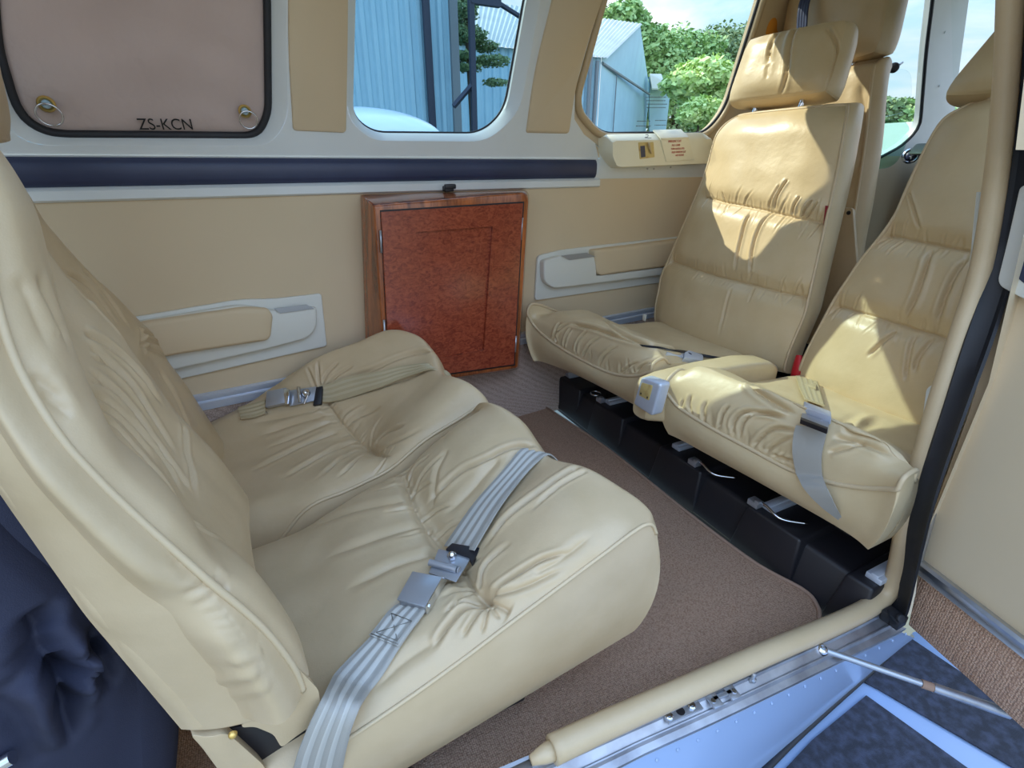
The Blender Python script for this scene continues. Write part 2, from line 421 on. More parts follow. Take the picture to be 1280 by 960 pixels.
# right end of the moulded window panel
edgeR = [wu(*p) for p in [(753, 188), (744, 179), (730, 168), (718, 149), (719, 112), (738, 45), (752, 0), (775, -70), (800, -150)]]
topz = 1.27
panel_out = [wxz(-1.1, .80), wxz(.985, .80)] + edgeR[1:] + [wxz(-1.1, edgeR[-1][2])]
mb = plate(panel_out, [W1h, W2h])
for h, g in ((W1h, W1g), (W2h, W2g)):
    n = 120; H = resample(h, n, True); G = resample(g, n, True)
    mb.loft([H, H * .75 + G * .25 + OUT * -.002, H * .35 + G * .65 + OUT * .001, G, G + OUT * .02], True, False)
mb.loft([[wu(*p) + OUT * 0 for p in [(753, 188), (744, 179), (730, 168), (718, 149), (719, 112), (738, 45), (752, 0), (775, -70), (800, -150)]],
         [wu(*p) + OUT * .03 for p in [(753, 188), (744, 179), (730, 168), (718, 149), (719, 112), (738, 45), (752, 0), (775, -70), (800, -150)]]], False, False)
# lower vertical band with a recess for the navy strip
def bandprof(x):
    y = Yw(x)
    return [(y - .001, .80), (y - .002, .80), (y, .797), (y - .0, .745), (y - .006, .742), (y - .010, .738), (y - .010, .722), (y - .004, .718), (y + .01, .718)]
P = np.array([[(x, y, z) for y, z in bandprof(x)] for x in np.linspace(-1.1, .99, 40)]); mb.grid(P)
pw = structure(mb.build('trim_2', M['white'], None, 32))
# the panel between middle and emergency window: lower lip under the emergency window
sl = MB()
P = np.array([[(x, Yw(x) + a, z) for a, z in ((.012, .842), (.004, .835), (-.004, .81), (-.004, .765), (.0, .745), (.004, .735))] for x in np.linspace(.985, 1.9, 20)])
sl.grid(P)
sill = structure(sl.build('trim_3', M['white'], None, 40))
# plate round window 3
p3out = [wxz(.93, .80), wxz(1.80, .80), wxz(1.80, 1.36), wu(795, -150), wu(738, 45) - OUT * 0, wu(705, 146)]
p3 = [p + OUT * .012 for p in p3out]
mb = plate(p3, [off(W3h, .012)]); H = resample(off(W3h, .012), 100, True); mb.loft([H, H + OUT * .03], True, False)
structure(mb.build('wall_left_upper', M['wallvinyl'], None, 40))
bead = MB(); bead.tube(resample(off(W3h, .008), 120, True), .011, 8, True)
bd = structure(bead.build('trim_4', M['leather'], None, 179))
bead = MB(); c3 = np.mean(W3h, axis=0); bead.tube([p + (c3 - p) / np.linalg.norm(c3 - p) * .009 for p in resample(off(W3h, .018), 120, True)], .006, 8, True)
structure(bead.build('trim_5', M['rubber'], None, 179))
# glazing
def pane(name, loop, d, m):
    mb = MB(); L = off(loop, d); n = len(L)
    mb.prism(L, OUT * .004); return structure(mb.build(name, m, None, 30))
pane('window_1', W1g, .012, M['glass_blue']); pane('window_2', W2g, .012, M['glass_blue'])
pane('window_3', W3h, .034, M['glass'])
sealm = MB(); sealm.tube(resample(off(W2g, .013), 120, True), .0035, 8, True)
structure(sealm.build('trim_6', M['rubber'], None, 179))
# navy strip (padded rail)
def navyprof(x):
    y = Yw(x)
    return [(y - .001, .797), (y - .007, .793), (y - .011, .785), (y - .012, .772), (y - .011, .757), (y - .007, .749), (y - .001, .745)]
nv = structure(strip('trim_7', list(np.linspace(-1.05, .972, 60)), navyprof, M['navy'], 60))
# tan pillar inserts
def insert(name, px, r, t=.006):
    L = wloop(px, r); mb = MB(); c = np.mean(L, axis=0)
    L2 = [c + (np.array(p) - c) * .965 for p in L]
    mb.loft([L, off([c + (np.array(p) - c) * .992 for p in L], -t * .7), off(L2, -t)], True, True)
    return structure(mb.build(name, M['wallvinyl'], None, 50))
insert('trim_8', [(360, -150), (360, 60), (366, 163), (432, 166), (434, 60), (436, -150)], [.01, .05, .008, .008, .05, .01])
insert('trim_9', [(722, -150), (690, 0), (668, 85), (657, 166), (710, 167), (718, 110), (736, 45), (752, 0), (790, -130)], [.01, .1, .1, .008, .008, .05, .1, .1, .01])
# ------------------------------------------------------------------ roof, right wall, bulkhead
def roofprof(x):
    yl = Yt(x, 1.36) ; yr = .43
    return [(yl + .03, 1.34), (yl - .04, 1.39), (yl - .14, 1.43), (.95, 1.45), (.72, 1.43), (.60, 1.385), (.52, 1.33), (.50, 1.31)] if x < .8 else [(yl + .03, 1.34), (yl - .04, 1.39), (yl - .14, 1.43), (.95, 1.45), (.70, 1.44), (.56, 1.39), (.45, 1.28), (.40, 1.18)]
structure(strip('ceiling', list(np.linspace(-1.1, 2.45, 40)), roofprof, M['headliner'], 60))
mb = MB(); P = np.array([[(-1.05, y, z) for z in np.linspace(0, 1.37, 4)] for y in np.linspace(.3, 1.3, 4)]); mb.grid(P)
structure(mb.build('wall_rear', M['wallvinyl'], None, 30))
# right wall ahead of the door, with its window openings
def rw(x, z): return np.array([x, .285 + (.10 * (z - .5) if z > .5 else 0) + max(0, z - .8) * .12 + max(0, x - 1.5) * .12, z])
rout = [rw(.90, 0), rw(2.5, 0), rw(2.5, .8), rw(2.35, 1.25), rw(.74, 1.25), rw(.78, .9), rw(.86, .5)]
def quadwin(x0, x1, z0, z1): return rloop([rw(x0, z0), rw(x1, z0), rw(x1 + .03, z1), rw(x0 - .02, z1)], .08)
mb = MB()
rows = [0, .25, .5, .8]
for z0, z1 in zip(rows[:-1], rows[1:]):
    P = np.array([[rw(x if i else .90 - .09 * max(0, z - .45), z) for i, x in enumerate(np.linspace(.90, 2.5, 12))] for z in (z0, z1)]); mb.grid(P)
for a, b in ((.80, 1.02), (1.62, 1.80), (2.38, 2.5)):
    P = np.array([[rw(x, z) for x in (a, b)] for z in (.80, 1.22)]); mb.grid(P)
P = np.array([[rw(x, z) for x in (1.0, 2.5)] for z in (1.16, 1.24)]); mb.grid(P)
structure(mb.build('wall_right', M['wallvinyl'], None, 30))
for k, (a, b) in enumerate(((1.02, 1.62), (1.80, 2.38))):
    mb = MB(); mb.grid(np.array([[rw(x, z) for x in (a, b)] for z in (.80, 1.16)])); structure(mb.build('window_%d' % (6 + k), M['glass'], None, 30))
# header over the door opening
mb = MB(); mb.grid(np.array([[(x, .52, z) for x in (-1.1, .78)] for z in (1.31, 1.36)])); mb.grid(np.array([[(x, .52 - a, 1.31) for x in (-1.1, .78)] for a in (0, .04)]))
structure(mb.build('wall_right_header', M['wallvinyl'], None, 30))
# ------------------------------------------------------------------ floor
F0 = [oZ(*p, .006) for p in [(688, 513), (760, 562), (850, 634), (940, 702), (1004, 738), (1022, 760), (1024, 775)]]
edge = crv(F0, 30)
mb = MB(); loop = [(-1.1, 1.40, .006), (-1.1, .36, .006), (.2, .338, .006), (.86, .312, .006)] + [tuple(p) for p in edge[::-1]] + [(.80, 1.40, .006)]
mb.prism(loop, (0, 0, -.012)); fl = structure(mb.build('floor', M['carpet'], None, 30))
mb = MB(); mb.tube([(edge[0][0] - .005, 1.345, .007)] + [p + np.array([0, 0, .0015]) for p in edge], .0042, 8); mb.build('binding', M['carpetedge'], fl, 179)
mb = MB(); mb.box((1.86, .86, -.03), np.eye(3), (2.0, 1.08, .02)); structure(mb.build('floor_front', M['black'], None, 30))
# ------------------------------------------------------------------ cockpit side: pilot window, pillar, windshield
PN = (.148, 1, .25); PC = np.dot(PN, (1.65, Yw(1.65), .80))
def cp(x, y, o=0.): return onP(x, y, PN, PC + o)
PO = np.array(PN) / np.linalg.norm(PN)
W4 = rloop([cp(*p) for p in [(1055, -110), (1050, 120), (1085, 205), (1128, 182), (1150, 160), (1158, 60), (1166, 0), (1176, -110)]], [.03, .05, .04, .03, .06, .1, .1, .03])
o4 = [cp(*p) for p in [(1000, -140), (1000, 215), (1100, 228), (1138, 228), (1192, 150), (1200, 80), (1211, 0), (1228, -140)]]
mb = plate(o4, [W4]); H = resample(W4, 90, True); mb.loft([H, H + PO * .03], True, False)
mb.loft([[p for p in o4], [p + PO * .04 for p in o4]], True, False)
for q in [(1181, 40), (1174, 107), (1163, 172)]: mb.disc(cp(*q) - PO * .002, -PO, .004, .002, 10)
structure(mb.build('wall_left_pillar', M['white'], None, 40))
bead = MB(); bead.tube(resample(W4, 90, True), .006, 8, True); structure(bead.build('trim_10', M['rubber'], None, 179))
mb = MB(); mb.prism([p + PO * .02 for p in W4], PO * .004); structure(mb.build('window_4', M['glass'], None, 30))
# tan panel below the pilot window
mb = MB(); P = np.array([[(x, Yw(x) - .004 + .02 * (z < .2), z) for z in np.linspace(0, .815, 8)] for x in np.linspace(1.65, 2.62, 10)]); mb.grid(P)
structure(mb.build('wall_left_cockpit', M['wallvinyl'], None, 40))
# windshield and nose
a = cp(1211, 0); b = cp(1192, 150); t_ = cp(1228, -140)
mb = MB(); rowsW = []
for f in np.linspace(0, 1, 7):
    rowsW.append([np.array(b) * (1 - f) + np.array([2.75, .78, .85]) * f if 0 else np.array([b[0] + .35 * math.sin(f * math.pi / 2), b[1] - f * .55, b[2]]),
                  np.array([t_[0] + .12 * math.sin(f * math.pi / 2), t_[1] - f * .45, 1.30])])
mb.grid(np.array(rowsW)); structure(mb.build('window_5', M['glass'], None, 179))
# ================================================================== SEATS
def tubepath(P, off=None):
    return P if off is None else P + off
def piping(P, r, m, parent, name='piping'):
    P = resample(P, max(12, int(len(P) * .7)))
    for _ in range(2): P[1:-1] = .25 * P[:-2] + .5 * P[1:-1] + .25 * P[2:]
    mb = MB(); mb.tube(P, r, 8); return mb.build(name, m, parent, 179)
def smooth_noise(n, seed):
    return np.random.RandomState(seed).normal(size=n)
# ---------------------------------------------------------------- rear seat next to the door
rn = thing('passenger_seat', (.1, .62, 0), 'cream leather rear seat nearest the open door, crossed by the fastened grey belt', 'seat', 'club seats of the cabin')
Ys = [.395, .42, .46, .53, .60, .66, .715, .77, .805, .825]
Xf = [.400, .415, .408, .382, .366, .366, .363, .347, .335, .325]      # where the roll turns over
Zf = [.349, .351, .357, .365, .345, .352, .369, .371, .360, .335]
rows = [(-.13, [.165, .175, .185, .20, .20, .20, .20, .19, .16, .09]),
        (-.03, [.190, .205, .213, .215, .215, .212, .208, .20, .18, .125]),
        (.06, [.218, .236, .246, .25, .246, .243, .24, .233, .22, .20]),
        (.13, [.245, .262, .266, .262, .256, .256, .258, .252, .242, .225]),
        (.165, [.260, .272, .268, .250, .243, .246, .252, .25, .25, .236]),
        (.20, [.275, .292, .292, .276, .268, .272, .285, .287, .275, .255]),
        (.26, [.300, .322, .330, .322, .302, .316, .332, .332, .318, .285]),
        (.32, [.325, .345, .354, .352, .328, .344, .361, .361, .345, .312])]
C = [[(x, y, z) for y, z in zip(Ys, zs)] for x, zs in rows]
C.append([(x - .012, y, z + .001) for x, y, z in zip(Xf, Ys, Zf)])
C.append([(x + .010, y, z - .022) for x, y, z in zip(Xf, Ys, Zf)])
C.append([(x + .020, y, z - .055) for x, y, z in zip(Xf, Ys, Zf)])
S = Soft(C, 300, 290, (0, 0, 1)); S.prep()
seam = [(493, 562), (503, 590), (525, 640), (548, 675), (575, 710), (592, 738), (602, 748)]
S.seam(seam)
S.seam([(602, 748), (622, 756), (638, 768)], .005, .010, .003, .003, (0, .1))
S.crease([(592, 738), (602, 748), (612, 752)], .006, .010, .0, (.3, .3))
for L, d, w in [([(673, 557), (637, 559), (604, 576), (573, 591), (526, 636)], .007, .006),
                ([(727, 582), (705, 592), (677, 612), (632, 649), (600, 690)], .008, .006),
                ([(735, 588), (700, 606), (660, 640)], .004, .004),
                ([(505, 607), (514, 588), (539, 567)], .004, .004), ([(512, 622), (530, 590), (560, 562)], .003, .005),
                ([(604, 747), (637, 722), (682, 697), (720, 690)], .006, .0045), ([(597, 735), (606, 705), (640, 677)], .005, .005),
                ([(606, 744), (650, 735), (712, 708)], .004, .005),
                ([(600, 751), (577, 762), (557, 785), (539, 815)], .0065, .005), ([(604, 756), (590, 775), (577, 800)], .004, .004),
                ([(598, 748), (575, 752), (552, 768)], .0035, .004), ([(608, 757), (606, 775), (601, 795)], .003, .004),
                ([(612, 757), (618, 768), (626, 775)], .003, .003), ([(590, 735), (575, 745), (560, 765)], .003, .004),
                ([(553, 688), (494, 705), (430, 738)], .005, .011), ([(530, 655), (470, 672), (400, 700)], .004, .011),
                ([(510, 625), (450, 635), (380, 660)], .004, .011), ([(572, 715), (530, 740), (470, 775)], .005, .010),
                ([(545, 800), (500, 830), (455, 875)], .003, .012), ([(497, 600), (450, 605), (400, 622)], .003, .009),
                ([(625, 570), (590, 610), (550, 650)], .004, .012), ([(655, 560), (625, 600), (585, 660)], .004, .010),
                ([(560, 560), (545, 590), (540, 640)], .003, .008), ([(665, 720), (700, 700), (745, 665)], .003, .008)]:
    S.crease(L, d * .8, w * .72)
for L in ([(515, 615), (530, 606), (548, 601)], [(530, 645), (550, 636), (574, 628)], [(545, 668), (565, 656), (590, 647)], [(560, 690), (580, 676), (604, 668)], [(575, 710), (592, 700), (606, 694)],
          [(506, 603), (488, 608), (466, 613)], [(520, 632), (500, 637), (474, 642)], [(537, 660), (514, 668), (488, 674)], [(588, 732), (570, 736), (545, 750)]):
    S.crease(L, .0028, .0028, .4, (.0, .7))
S.ripple(.0010, 60, 4); S.apply()
def skirt_rn(B):
    o = B.copy(); o[:, 2] = .065 + .155 * (B[:, 0] - .05); o[:, 0] = B[:, 0] * .95 + .012; o[:, 1] = .61 + (B[:, 1] - .61) * .93
    return o
cush = S.build('seat_cushion', M['leather'], rn, skirt_rn, .014, 10)
SRN = S
L = np.concatenate([S.P[12:, 0], S.P[-1, 1:8]])
piping(S.P[13:270, 0] + np.array([0, -.0008, -.001]), .0027, M['piping'], cush)
# corner seam of the side band
def rear_back(name, parent, S, th, nearshift):
    pass
ne = [oY(*p) for p in [(388, 872, .40), (365, 850, .40), (330, 795, .40), (285, 745, .40), (270, 718, .40), (210, 680, .402), (150, 640, .405), (75, 570, .415), (40, 490, .43), (8, 400, .447)]]
ne = np.array(sorted([tuple(p) for p in ne], key=lambda p: p[2]))
_pf = np.polyfit(ne[:, 2], ne[:, 0], 3); _zz = np.linspace(.2, .72, 40); ne = np.stack([np.polyval(_pf, _zz), _zz * 0, _zz], 1)
zr = [.288, .30, .33, .38, .42, .455, .49, .53, .57, .61, .66, .71, .76, .80, .825]
fr = [0, .05, .14, .26, .40, .56, .72, .84, .93, 1.0]
dz = {.235: [0, .004, -.006, -.018, -.03, -.036, -.04, -.04, -.044, -.06], .33: [0, .008, .002, -.018, -.042, -.052, -.056, -.056, -.06, -.085],
      .42: [0, .010, .004, -.022, -.052, -.064, -.066, -.062, -.066, -.09], .455: [0, .006, -.004, -.028, -.054, -.066, -.068, -.062, -.066, -.09],
      .53: [0, .012, .008, -.018, -.05, -.062, -.058, -.048, -.05, -.07],
      .57: [0, .010, .004, -.018, -.046, -.058, -.054, -.044, -.044, -.06], .61: [0, .014, .012, -.012, -.044, -.058, -.056, -.046, -.046, -.06],
      .68: [0, .017, .020, .008, -.036, -.056, -.060, -.056, -.058, -.075], .76: [0, .012, .012, .002, -.03, -.055, -.066, -.070, -.074, -.09],
      .80: [-.010, .0, -.002, -.012, -.034, -.055, -.07, -.08, -.086, -.10], .825: [-.03, -.025, -.025, -.03, -.05, -.07, -.085, -.095, -.10, -.115]}
zk = sorted(dz); DZ = np.array([dz[k] for k in zk])
C = []
for z in zr:
    yn = np.interp(z, [.2, .46, .6, .7, .8], [.397, .40, .418, .446, .475]); xe = np.interp(z, ne[:, 2], ne[:, 0])
    if z > .7: xe = np.interp(z, [.7, .8], [np.interp(.7, ne[:, 2], ne[:, 0]), -.160])
    yf = np.interp(z, [.2, .6, .83], [.825, .815, .77])
    C.append([(xe + np.interp(z, zk, DZ[:, j]), yn + (yf - yn) * f, z) for j, f in enumerate(fr)])
S = Soft(C, 240, 200, (1, 0, 0)); S.prep()
S.jr = (66, 200)
for L, d, w in [([(112, 368), (140, 400), (168, 433)], .006, .004), ([(110, 432), (142, 458), (178, 503), (226, 578)], .005, .0045), ([(108, 462), (145, 492), (182, 537), (216, 582), (250, 628)], .005, .0045),
                ([(108, 490), (134, 503), (176, 542), (208, 580), (236, 630)], .004, .004), ([(110, 520), (138, 530), (172, 563), (206, 606), (242, 658)], .0045, .0045),
                ([(114, 550), (144, 562), (187, 606), (230, 670)], .004, .004), ([(120, 582), (150, 600), (200, 655), (246, 722)], .004, .005), ([(104, 415), (130, 427), (164, 455), (208, 512)], .005, .0045),
                ([(112, 446), (134, 456), (160, 480), (196, 532)], .003, .0035), ([(112, 476), (136, 486), (166, 514), (196, 552)], .003, .0035), ([(112, 506), (140, 518), (176, 552), (202, 588)], .003, .0035),
                ([(116, 566), (150, 584), (196, 630), (236, 690)], .003, .0035), ([(86, 347), (110, 360), (135, 385)], .004, .004), ([(228, 530), (232, 560), (238, 590), (246, 625)], .004, .004),
                ([(150, 640), (185, 672), (222, 718)], .003, .004), ([(130, 610), (172, 645), (215, 700)], .003, .004), ([(190, 690), (222, 722), (262, 775)], .003, .005)]:
    S.crease(L, d * .8, w * .9, .5, (.1, .35))
S.jr = (0, 66)
for L, d, w in [([(36, 470), (64, 486), (88, 503)], .0022, .005), ([(48, 492), (74, 507), (92, 522)], .0022, .005), ([(45, 340), (66, 380), (82, 417), (86, 440)], .003, .006), ([(22, 340), (50, 400), (70, 450)], .002, .008), ([(262, 725), (276, 735), (290, 738)], .004, .006)]:
    S.crease(L, d, w, .4, (.2, .4))
S.jr = None
S.ripple(.0010, 55, 8); S.apply(); SRB = S
def skirt_rb(B):
    o = B.copy(); z = B[:, 2]
    o[:, 0] = np.minimum(B[:, 0] - .03, -.153 - .175 * (z - .26)); k = np.clip((.62 - B[:, 1]) / .2, -1, 1); o[:, 1] = B[:, 1] + k * .022
    o[:, 0] = np.where(k < .3, np.minimum(o[:, 0], -.22), o[:, 0]); o[:, 2] = z - .012
    return o
back = S.build('backrest', M['leather'], rn, skirt_rb, .012, 12)
piping(S.P[4:236, 0], .0034, M['piping'], back)
# side panel of the backrest, puffed beside the piping and pinched at mid height
A = S.P[:, 0]; Bk = skirt_rb(S.loop())[-1:-S.n:-1] if 0 else skirt_rb(A.copy())
G = []
for i in range(0, S.n, 8):
    z = A[i][2]; row = []
    pin = 1 - .75 * math.exp(-((z - .452) / .035) ** 2)
    for f in (0, .1, .22, .38, .55, .72, .88, 1):
        p = A[i] * (1 - f) + Bk[i] * f
        row.append(p + np.array([0, -.020 * pin * math.exp(-((f - .22) / .2) ** 2) * (f > 0) - .006 * math.sin(math.pi * f) + .010 * math.exp(-((f - .62) / .16) ** 2) * (1 - pin * .3) - (.003 if 0 < f < 1 else 0), 0]))
    G.append(row)
SD_ = Soft(G, 200, 120, (0, -1, 0)); SD_.fade = 3; SD_.prep()
for L, d, w in [([(262, 728), (246, 738), (222, 744)], .003, .004), ([(258, 722), (240, 724), (215, 716)], .0026, .0035), ([(252, 715), (236, 714), (205, 700)], .0022, .003), ([(244, 706), (228, 704), (200, 686)], .002, .003), ([(270, 742), (256, 752), (236, 758)], .0026, .0035),
                ([(282, 762), (268, 766), (250, 764)], .002, .0026), ([(290, 772), (276, 776), (256, 774)], .002, .0026), ([(298, 782), (284, 786), (264, 786)], .002, .0026), ([(306, 792), (290, 796), (274, 796)], .0018, .0026),
                ([(329, 816), (305, 826), (280, 832)], -.003, .006), ([(326, 842), (285, 850), (228, 862)], -.003, .007), ([(340, 858), (300, 868), (262, 876)], -.002, .006), ([(232, 690), (222, 700), (216, 712)], .0015, .002), ([(226, 690), (212, 692), (205, 700)], .0015, .002)]:
    SD_.crease(L, d * (.4 if w < .004 else .6), w, .4, (.05, .5))
SD_.ripple(.0006, 60, 77); SD_.apply()
SD_.build('side_panel', M['leather'], back, None)
# loose flap at the foot of the backrest side
A = [oY(238, 925, .415), oY(262, 925, .405), oY(300, 912, .402), oY(345, 880, .40), oY(385, 838, .398), oY(402, 880, .397), oY(392, 905, .398), oY(352, 934, .40), oY(318, 912, .404)]
mb = MB(); mb.prism(rloop([oY(372, 835, .399), oY(398, 862, .397), oY(402, 890, .397), oY(388, 908, .398), oY(368, 922, .399), oY(352, 935, .40), oY(342, 918, .401), oY(318, 908, .402), oY(300, 910, .403), oY(330, 870, .40)], .006), (-.004, .012, 0))
mb.build('flap', M['leather'], back, 50)
mb = MB(); mb.prism(rloop([oY(237, 918, .416), oY(262, 922, .408), oY(284, 916, .406), oY(328, 955, .408), oY(352, 992, .41), (oY(300, 1000, .412)), oY(252, 934, .414)], .008), (-.004, .014, 0)); mb.build('strap', M['leather'], back, 40, .004, 3)
mb = MB(); mb.lathe(oY(291, 917, .402), (0, -1, 0), [(.0042, 0), (.0042, .002), (.003, .004), (.0005, .005)], 14); mb.build('snap_button', M['brass'], back, 50)
# headrest of the near rear seat
def softbox(name, m, parent, c, ax, sz, pleats=(), n=70, round_=.75, bul=.02, drop=0., topscale=1.):
    """cushion-like box; front face along -ax[2]... returns object and Soft front"""
    ax = [np.array(a, float) for a in ax]; c = np.array(c, float)
    G = []
    us = [-1, -.93, -.7, -.35, 0, .35, .7, .93, 1]; vs_ = [-1, -.9, -.6, 0, .6, .9, 1]
    for v in vs_:
        row = []
        for u in us:
            k = (1 - abs(u) ** 5) * (1 - abs(v) ** 5)
            ts = 1 + (topscale - 1) * (v + 1) / 2
            cu = u * (1 - .06 * abs(v) ** 6); cv = v * (1 - .06 * abs(u) ** 6)
            row.append(c + ax[0] * cu * sz[0] / 2 * ts + ax[1] * cv * sz[1] / 2 + ax[2] * (sz[2] / 2 - .02 + bul * k))
        G.append(row)
    S = Soft(G, n, n, ax[2]); S.prep()
    for L, d, w in pleats: S.crease(L, d, w, .4, (.02, .3))
    S.ripple(.0007, 60, 5); S.apply()
    def sk(B):
        r = B - c; r2 = r - np.outer(r @ ax[2], ax[2]); return c + r2 * .96 - ax[2] * (sz[2] / 2)
    return S.build(name, m, parent, sk, .014, 8), S
softbox('headrest', M['leather'], rn, (-.268, .625, .893), [(0, 1, 0), (.10, 0, .995), (.995, 0, -.10)], (.30, .17, .12))
mb = MB(); mb.tube([(-.235, .57, .80), (-.235, .57, .88)], .006, 10); mb.build('headrest_post', M['chrome'], rn, 179)
mb = MB(); mb.tube([(-.235, .69, .80), (-.235, .69, .88)], .006, 10); mb.build('headrest_post', M['chrome'], rn, 179)
def seat_frame(parent, x0, x1, y0, y1, zt):
    mb = MB(); mb.box(((x0 + x1) / 2, (y0 + y1) / 2, zt - .015), np.eye(3), (x1 - x0, y1 - y0, .03)); mb.build('frame', M['black'], parent, 30, .004)
    for x in (x0 + .03, x1 - .05):
        for y in (y0 + .03, y1 - .03):
            mb = MB(); mb.box((x, y, zt / 2 - .01), np.eye(3), (.035, .03, zt - .024)); mb.build('leg', M['black'], parent, 30, .003)
seat_frame(rn, -.13, .24, .445, .79, .052)
mb = MB(); mb.prism([oY(*p) for p in [(285, 912, .42), (318, 905, .42), (360, 918, .42), (440, 900, .42), (520, 975, .42), (300, 1010, .42)]], (0, .02, 0)); mb.build('side_bracket', M['black'], rn, 30, .002)
mb = MB(); mb.lathe(oY(425, 957, .417), (0, -1, 0), [(.005, 0), (.005, .003), (.003, .006), (.0005, .007)], 14); mb.build('bolt', M['brass'], rn, 50)
# ---------------------------------------------------------------- rear seat next to the wall
rf = thing('passenger_seat', (.05, 1.07, 0), 'cream leather rear seat by the far wall, in front of the wooden cabinet', 'seat', 'club seats of the cabin')
Yo = [.845, .862, .89, .935, .98, 1.02, 1.07, 1.12, 1.175, 1.212, 1.242, 1.262]; Ys = [.845, .862, .89, .935, .98, 1.02, 1.07, 1.12, 1.16, 1.19, 1.215, 1.24, 1.262]
Xf = [.355, .352, .335, .318, .310, .314, .318, .308, .288, .266, .236, .18, .11]
Zf = [.335, .352, .370, .370, .358, .362, .380, .397, .407, .408, .398, .365, .32]
rows = [(-.20, [.09, .15, .185, .19, .19, .19, .19, .19, .195, .205, .215, .215]),
        (-.10, [.12, .175, .20, .20, .198, .196, .195, .197, .205, .225, .24, .235]),
        (-.02, [.195, .208, .215, .212, .21, .208, .206, .208, .222, .25, .265, .255]),
        (.05, [.212, .225, .232, .226, .22, .216, .215, .222, .25, .28, .29, .278]),
        (.09, [.222, .236, .240, .226, .212, .206, .208, .228, .265, .30, .308, .29]),
        (.14, [.238, .250, .250, .238, .224, .220, .230, .262, .302, .332, .335, .308])]
rows = [(x, list(np.interp(Ys, Yo, zs))) for x, zs in rows]
xs_ = lambda x, xf: -.2 + (x + .2) * min(1.02, (xf + .2) / .518)
C = [[(xs_(x, xf), y, z) for y, z, xf in zip(Ys, zs, Xf)] for x, zs in rows]
for f, a in ((.35, .012), (.7, .008)):
    C.append([(xs_(.14, xf) + (xf - xs_(.14, xf)) * f, y, rows[5][1][j] + (Zf[j] - rows[5][1][j]) * f + a) for j, (xf, y) in enumerate(zip(Xf, Ys))])
C.append([(x - .01, y, z) for x, y, z in zip(Xf, Ys, Zf)])
C.append([(x + .012, y, z - .024) for x, y, z in zip(Xf, Ys, Zf)])
C.append([(x + .02, y, z - .06) for x, y, z in zip(Xf, Ys, Zf)])
S = Soft(C, 210, 210, (0, 0, 1)); S.prep()
seam = [(402, 498), (412, 508), (425, 527), (445, 547), (460, 560), (474, 567), (490, 572)]
S.seam(seam, .006, .013, .0035, .0028, (0, .1)); S.crease([(450, 553), (462, 561), (478, 567)], .004, .01, 0, (.2, .2))
vb = [(398, 504), (430, 496), (465, 486), (502, 473), (540, 462)]
S.crease(vb, .006, .012, .0, (.05, .3)); S.crease(vb, .004, .0035, 0., (.0, .2))
for L, d, w in [([(545, 441), (530, 439), (512, 442), (490, 451), (457, 465), (418, 476)], .006, .005),
                ([(395, 488), (388, 470), (383, 455)], .004, .003), ([(400, 484), (398, 468), (397, 450)], .004, .003), ([(402, 482), (410, 465), (425, 452)], .004, .003),
                ([(405, 486), (420, 470), (445, 455)], .004, .003), ([(404, 490), (430, 477), (460, 468)], .003, .003),
                ([(427, 529), (440, 514), (458, 506)], -.005, .004), ([(430, 533), (450, 520), (480, 508)], .004, .004),
                ([(465, 557), (485, 540), (507, 531)], .005, .004), ([(462, 555), (468, 535), (480, 520)], .003, .003), ([(470, 562), (500, 550), (530, 535)], .003, .004),
                ([(408, 518), (365, 530), (322, 545)], .004, .007), ([(425, 537), (375, 558), (312, 590)], .005, .007), ([(447, 549), (400, 570), (350, 600)], .005, .006),
                ([(455, 558), (425, 575), (395, 600)], .004, .005), ([(462, 564), (440, 580), (420, 598)], .004, .004), ([(416, 526), (370, 545), (330, 562)], .003, .006),
                ([(400, 512), (360, 520), (310, 530)], .003, .007)]:
    S.crease(L, d, w)
S.gather(seam, .04, 12, .002, .0028, 1, .4, 35); S.gather(seam, .06, 12, .002, .003, -1, .4, 36)
S.ripple(.0010, 60, 14); S.apply(); SFC = S
def skirt_rf(B):
    o = B.copy(); o[:, 2] = .065 + .155 * (B[:, 0] - .0); o[:, 0] = B[:, 0] * .95 + .005; o[:, 1] = 1.07 + (B[:, 1] - 1.07) * .93
    return o
cush = S.build('seat_cushion', M['leather'], rf, skirt_rf, .018, 8)
piping(S.P[20:205, 0], .0034, M['piping'], cush)
zr = [.19, .24, .30, .36, .42, .47, .52, .58, .64, .70, .76, .79]
fr = [0, .08, .2, .35, .5, .65, .8, .92, 1.]
base = [.0, .010, .0, -.016, -.022, -.018, -.010, -.014, -.035]
C = []
for z in zr:
    xi = np.interp(z, [.19, .32, .42, .5, .58, .67, .78], [-.135, -.17, -.195, -.215, -.24, -.268, -.285]); yf = np.interp(z, [.2, .32, .42, .5, .58, .67, .79], [1.235, 1.24, 1.23, 1.215, 1.15, 1.07, 1.01])
    xo = np.interp(z, [.19, .32, .42, .5, .58, .67, .78], [-.155, -.190, -.218, -.236, -.258, -.28, -.295]); k = .75 if abs(z - .47) < .03 else 1
    e = -.04 if z > .78 else 0
    C.append([(xi + (xo - xi) * f + b * k + e, .84 + (yf - .84) * f, z) for f, b in zip(fr, base)])
S = Soft(C, 160, 150, (1, 0, 0)); S.prep()
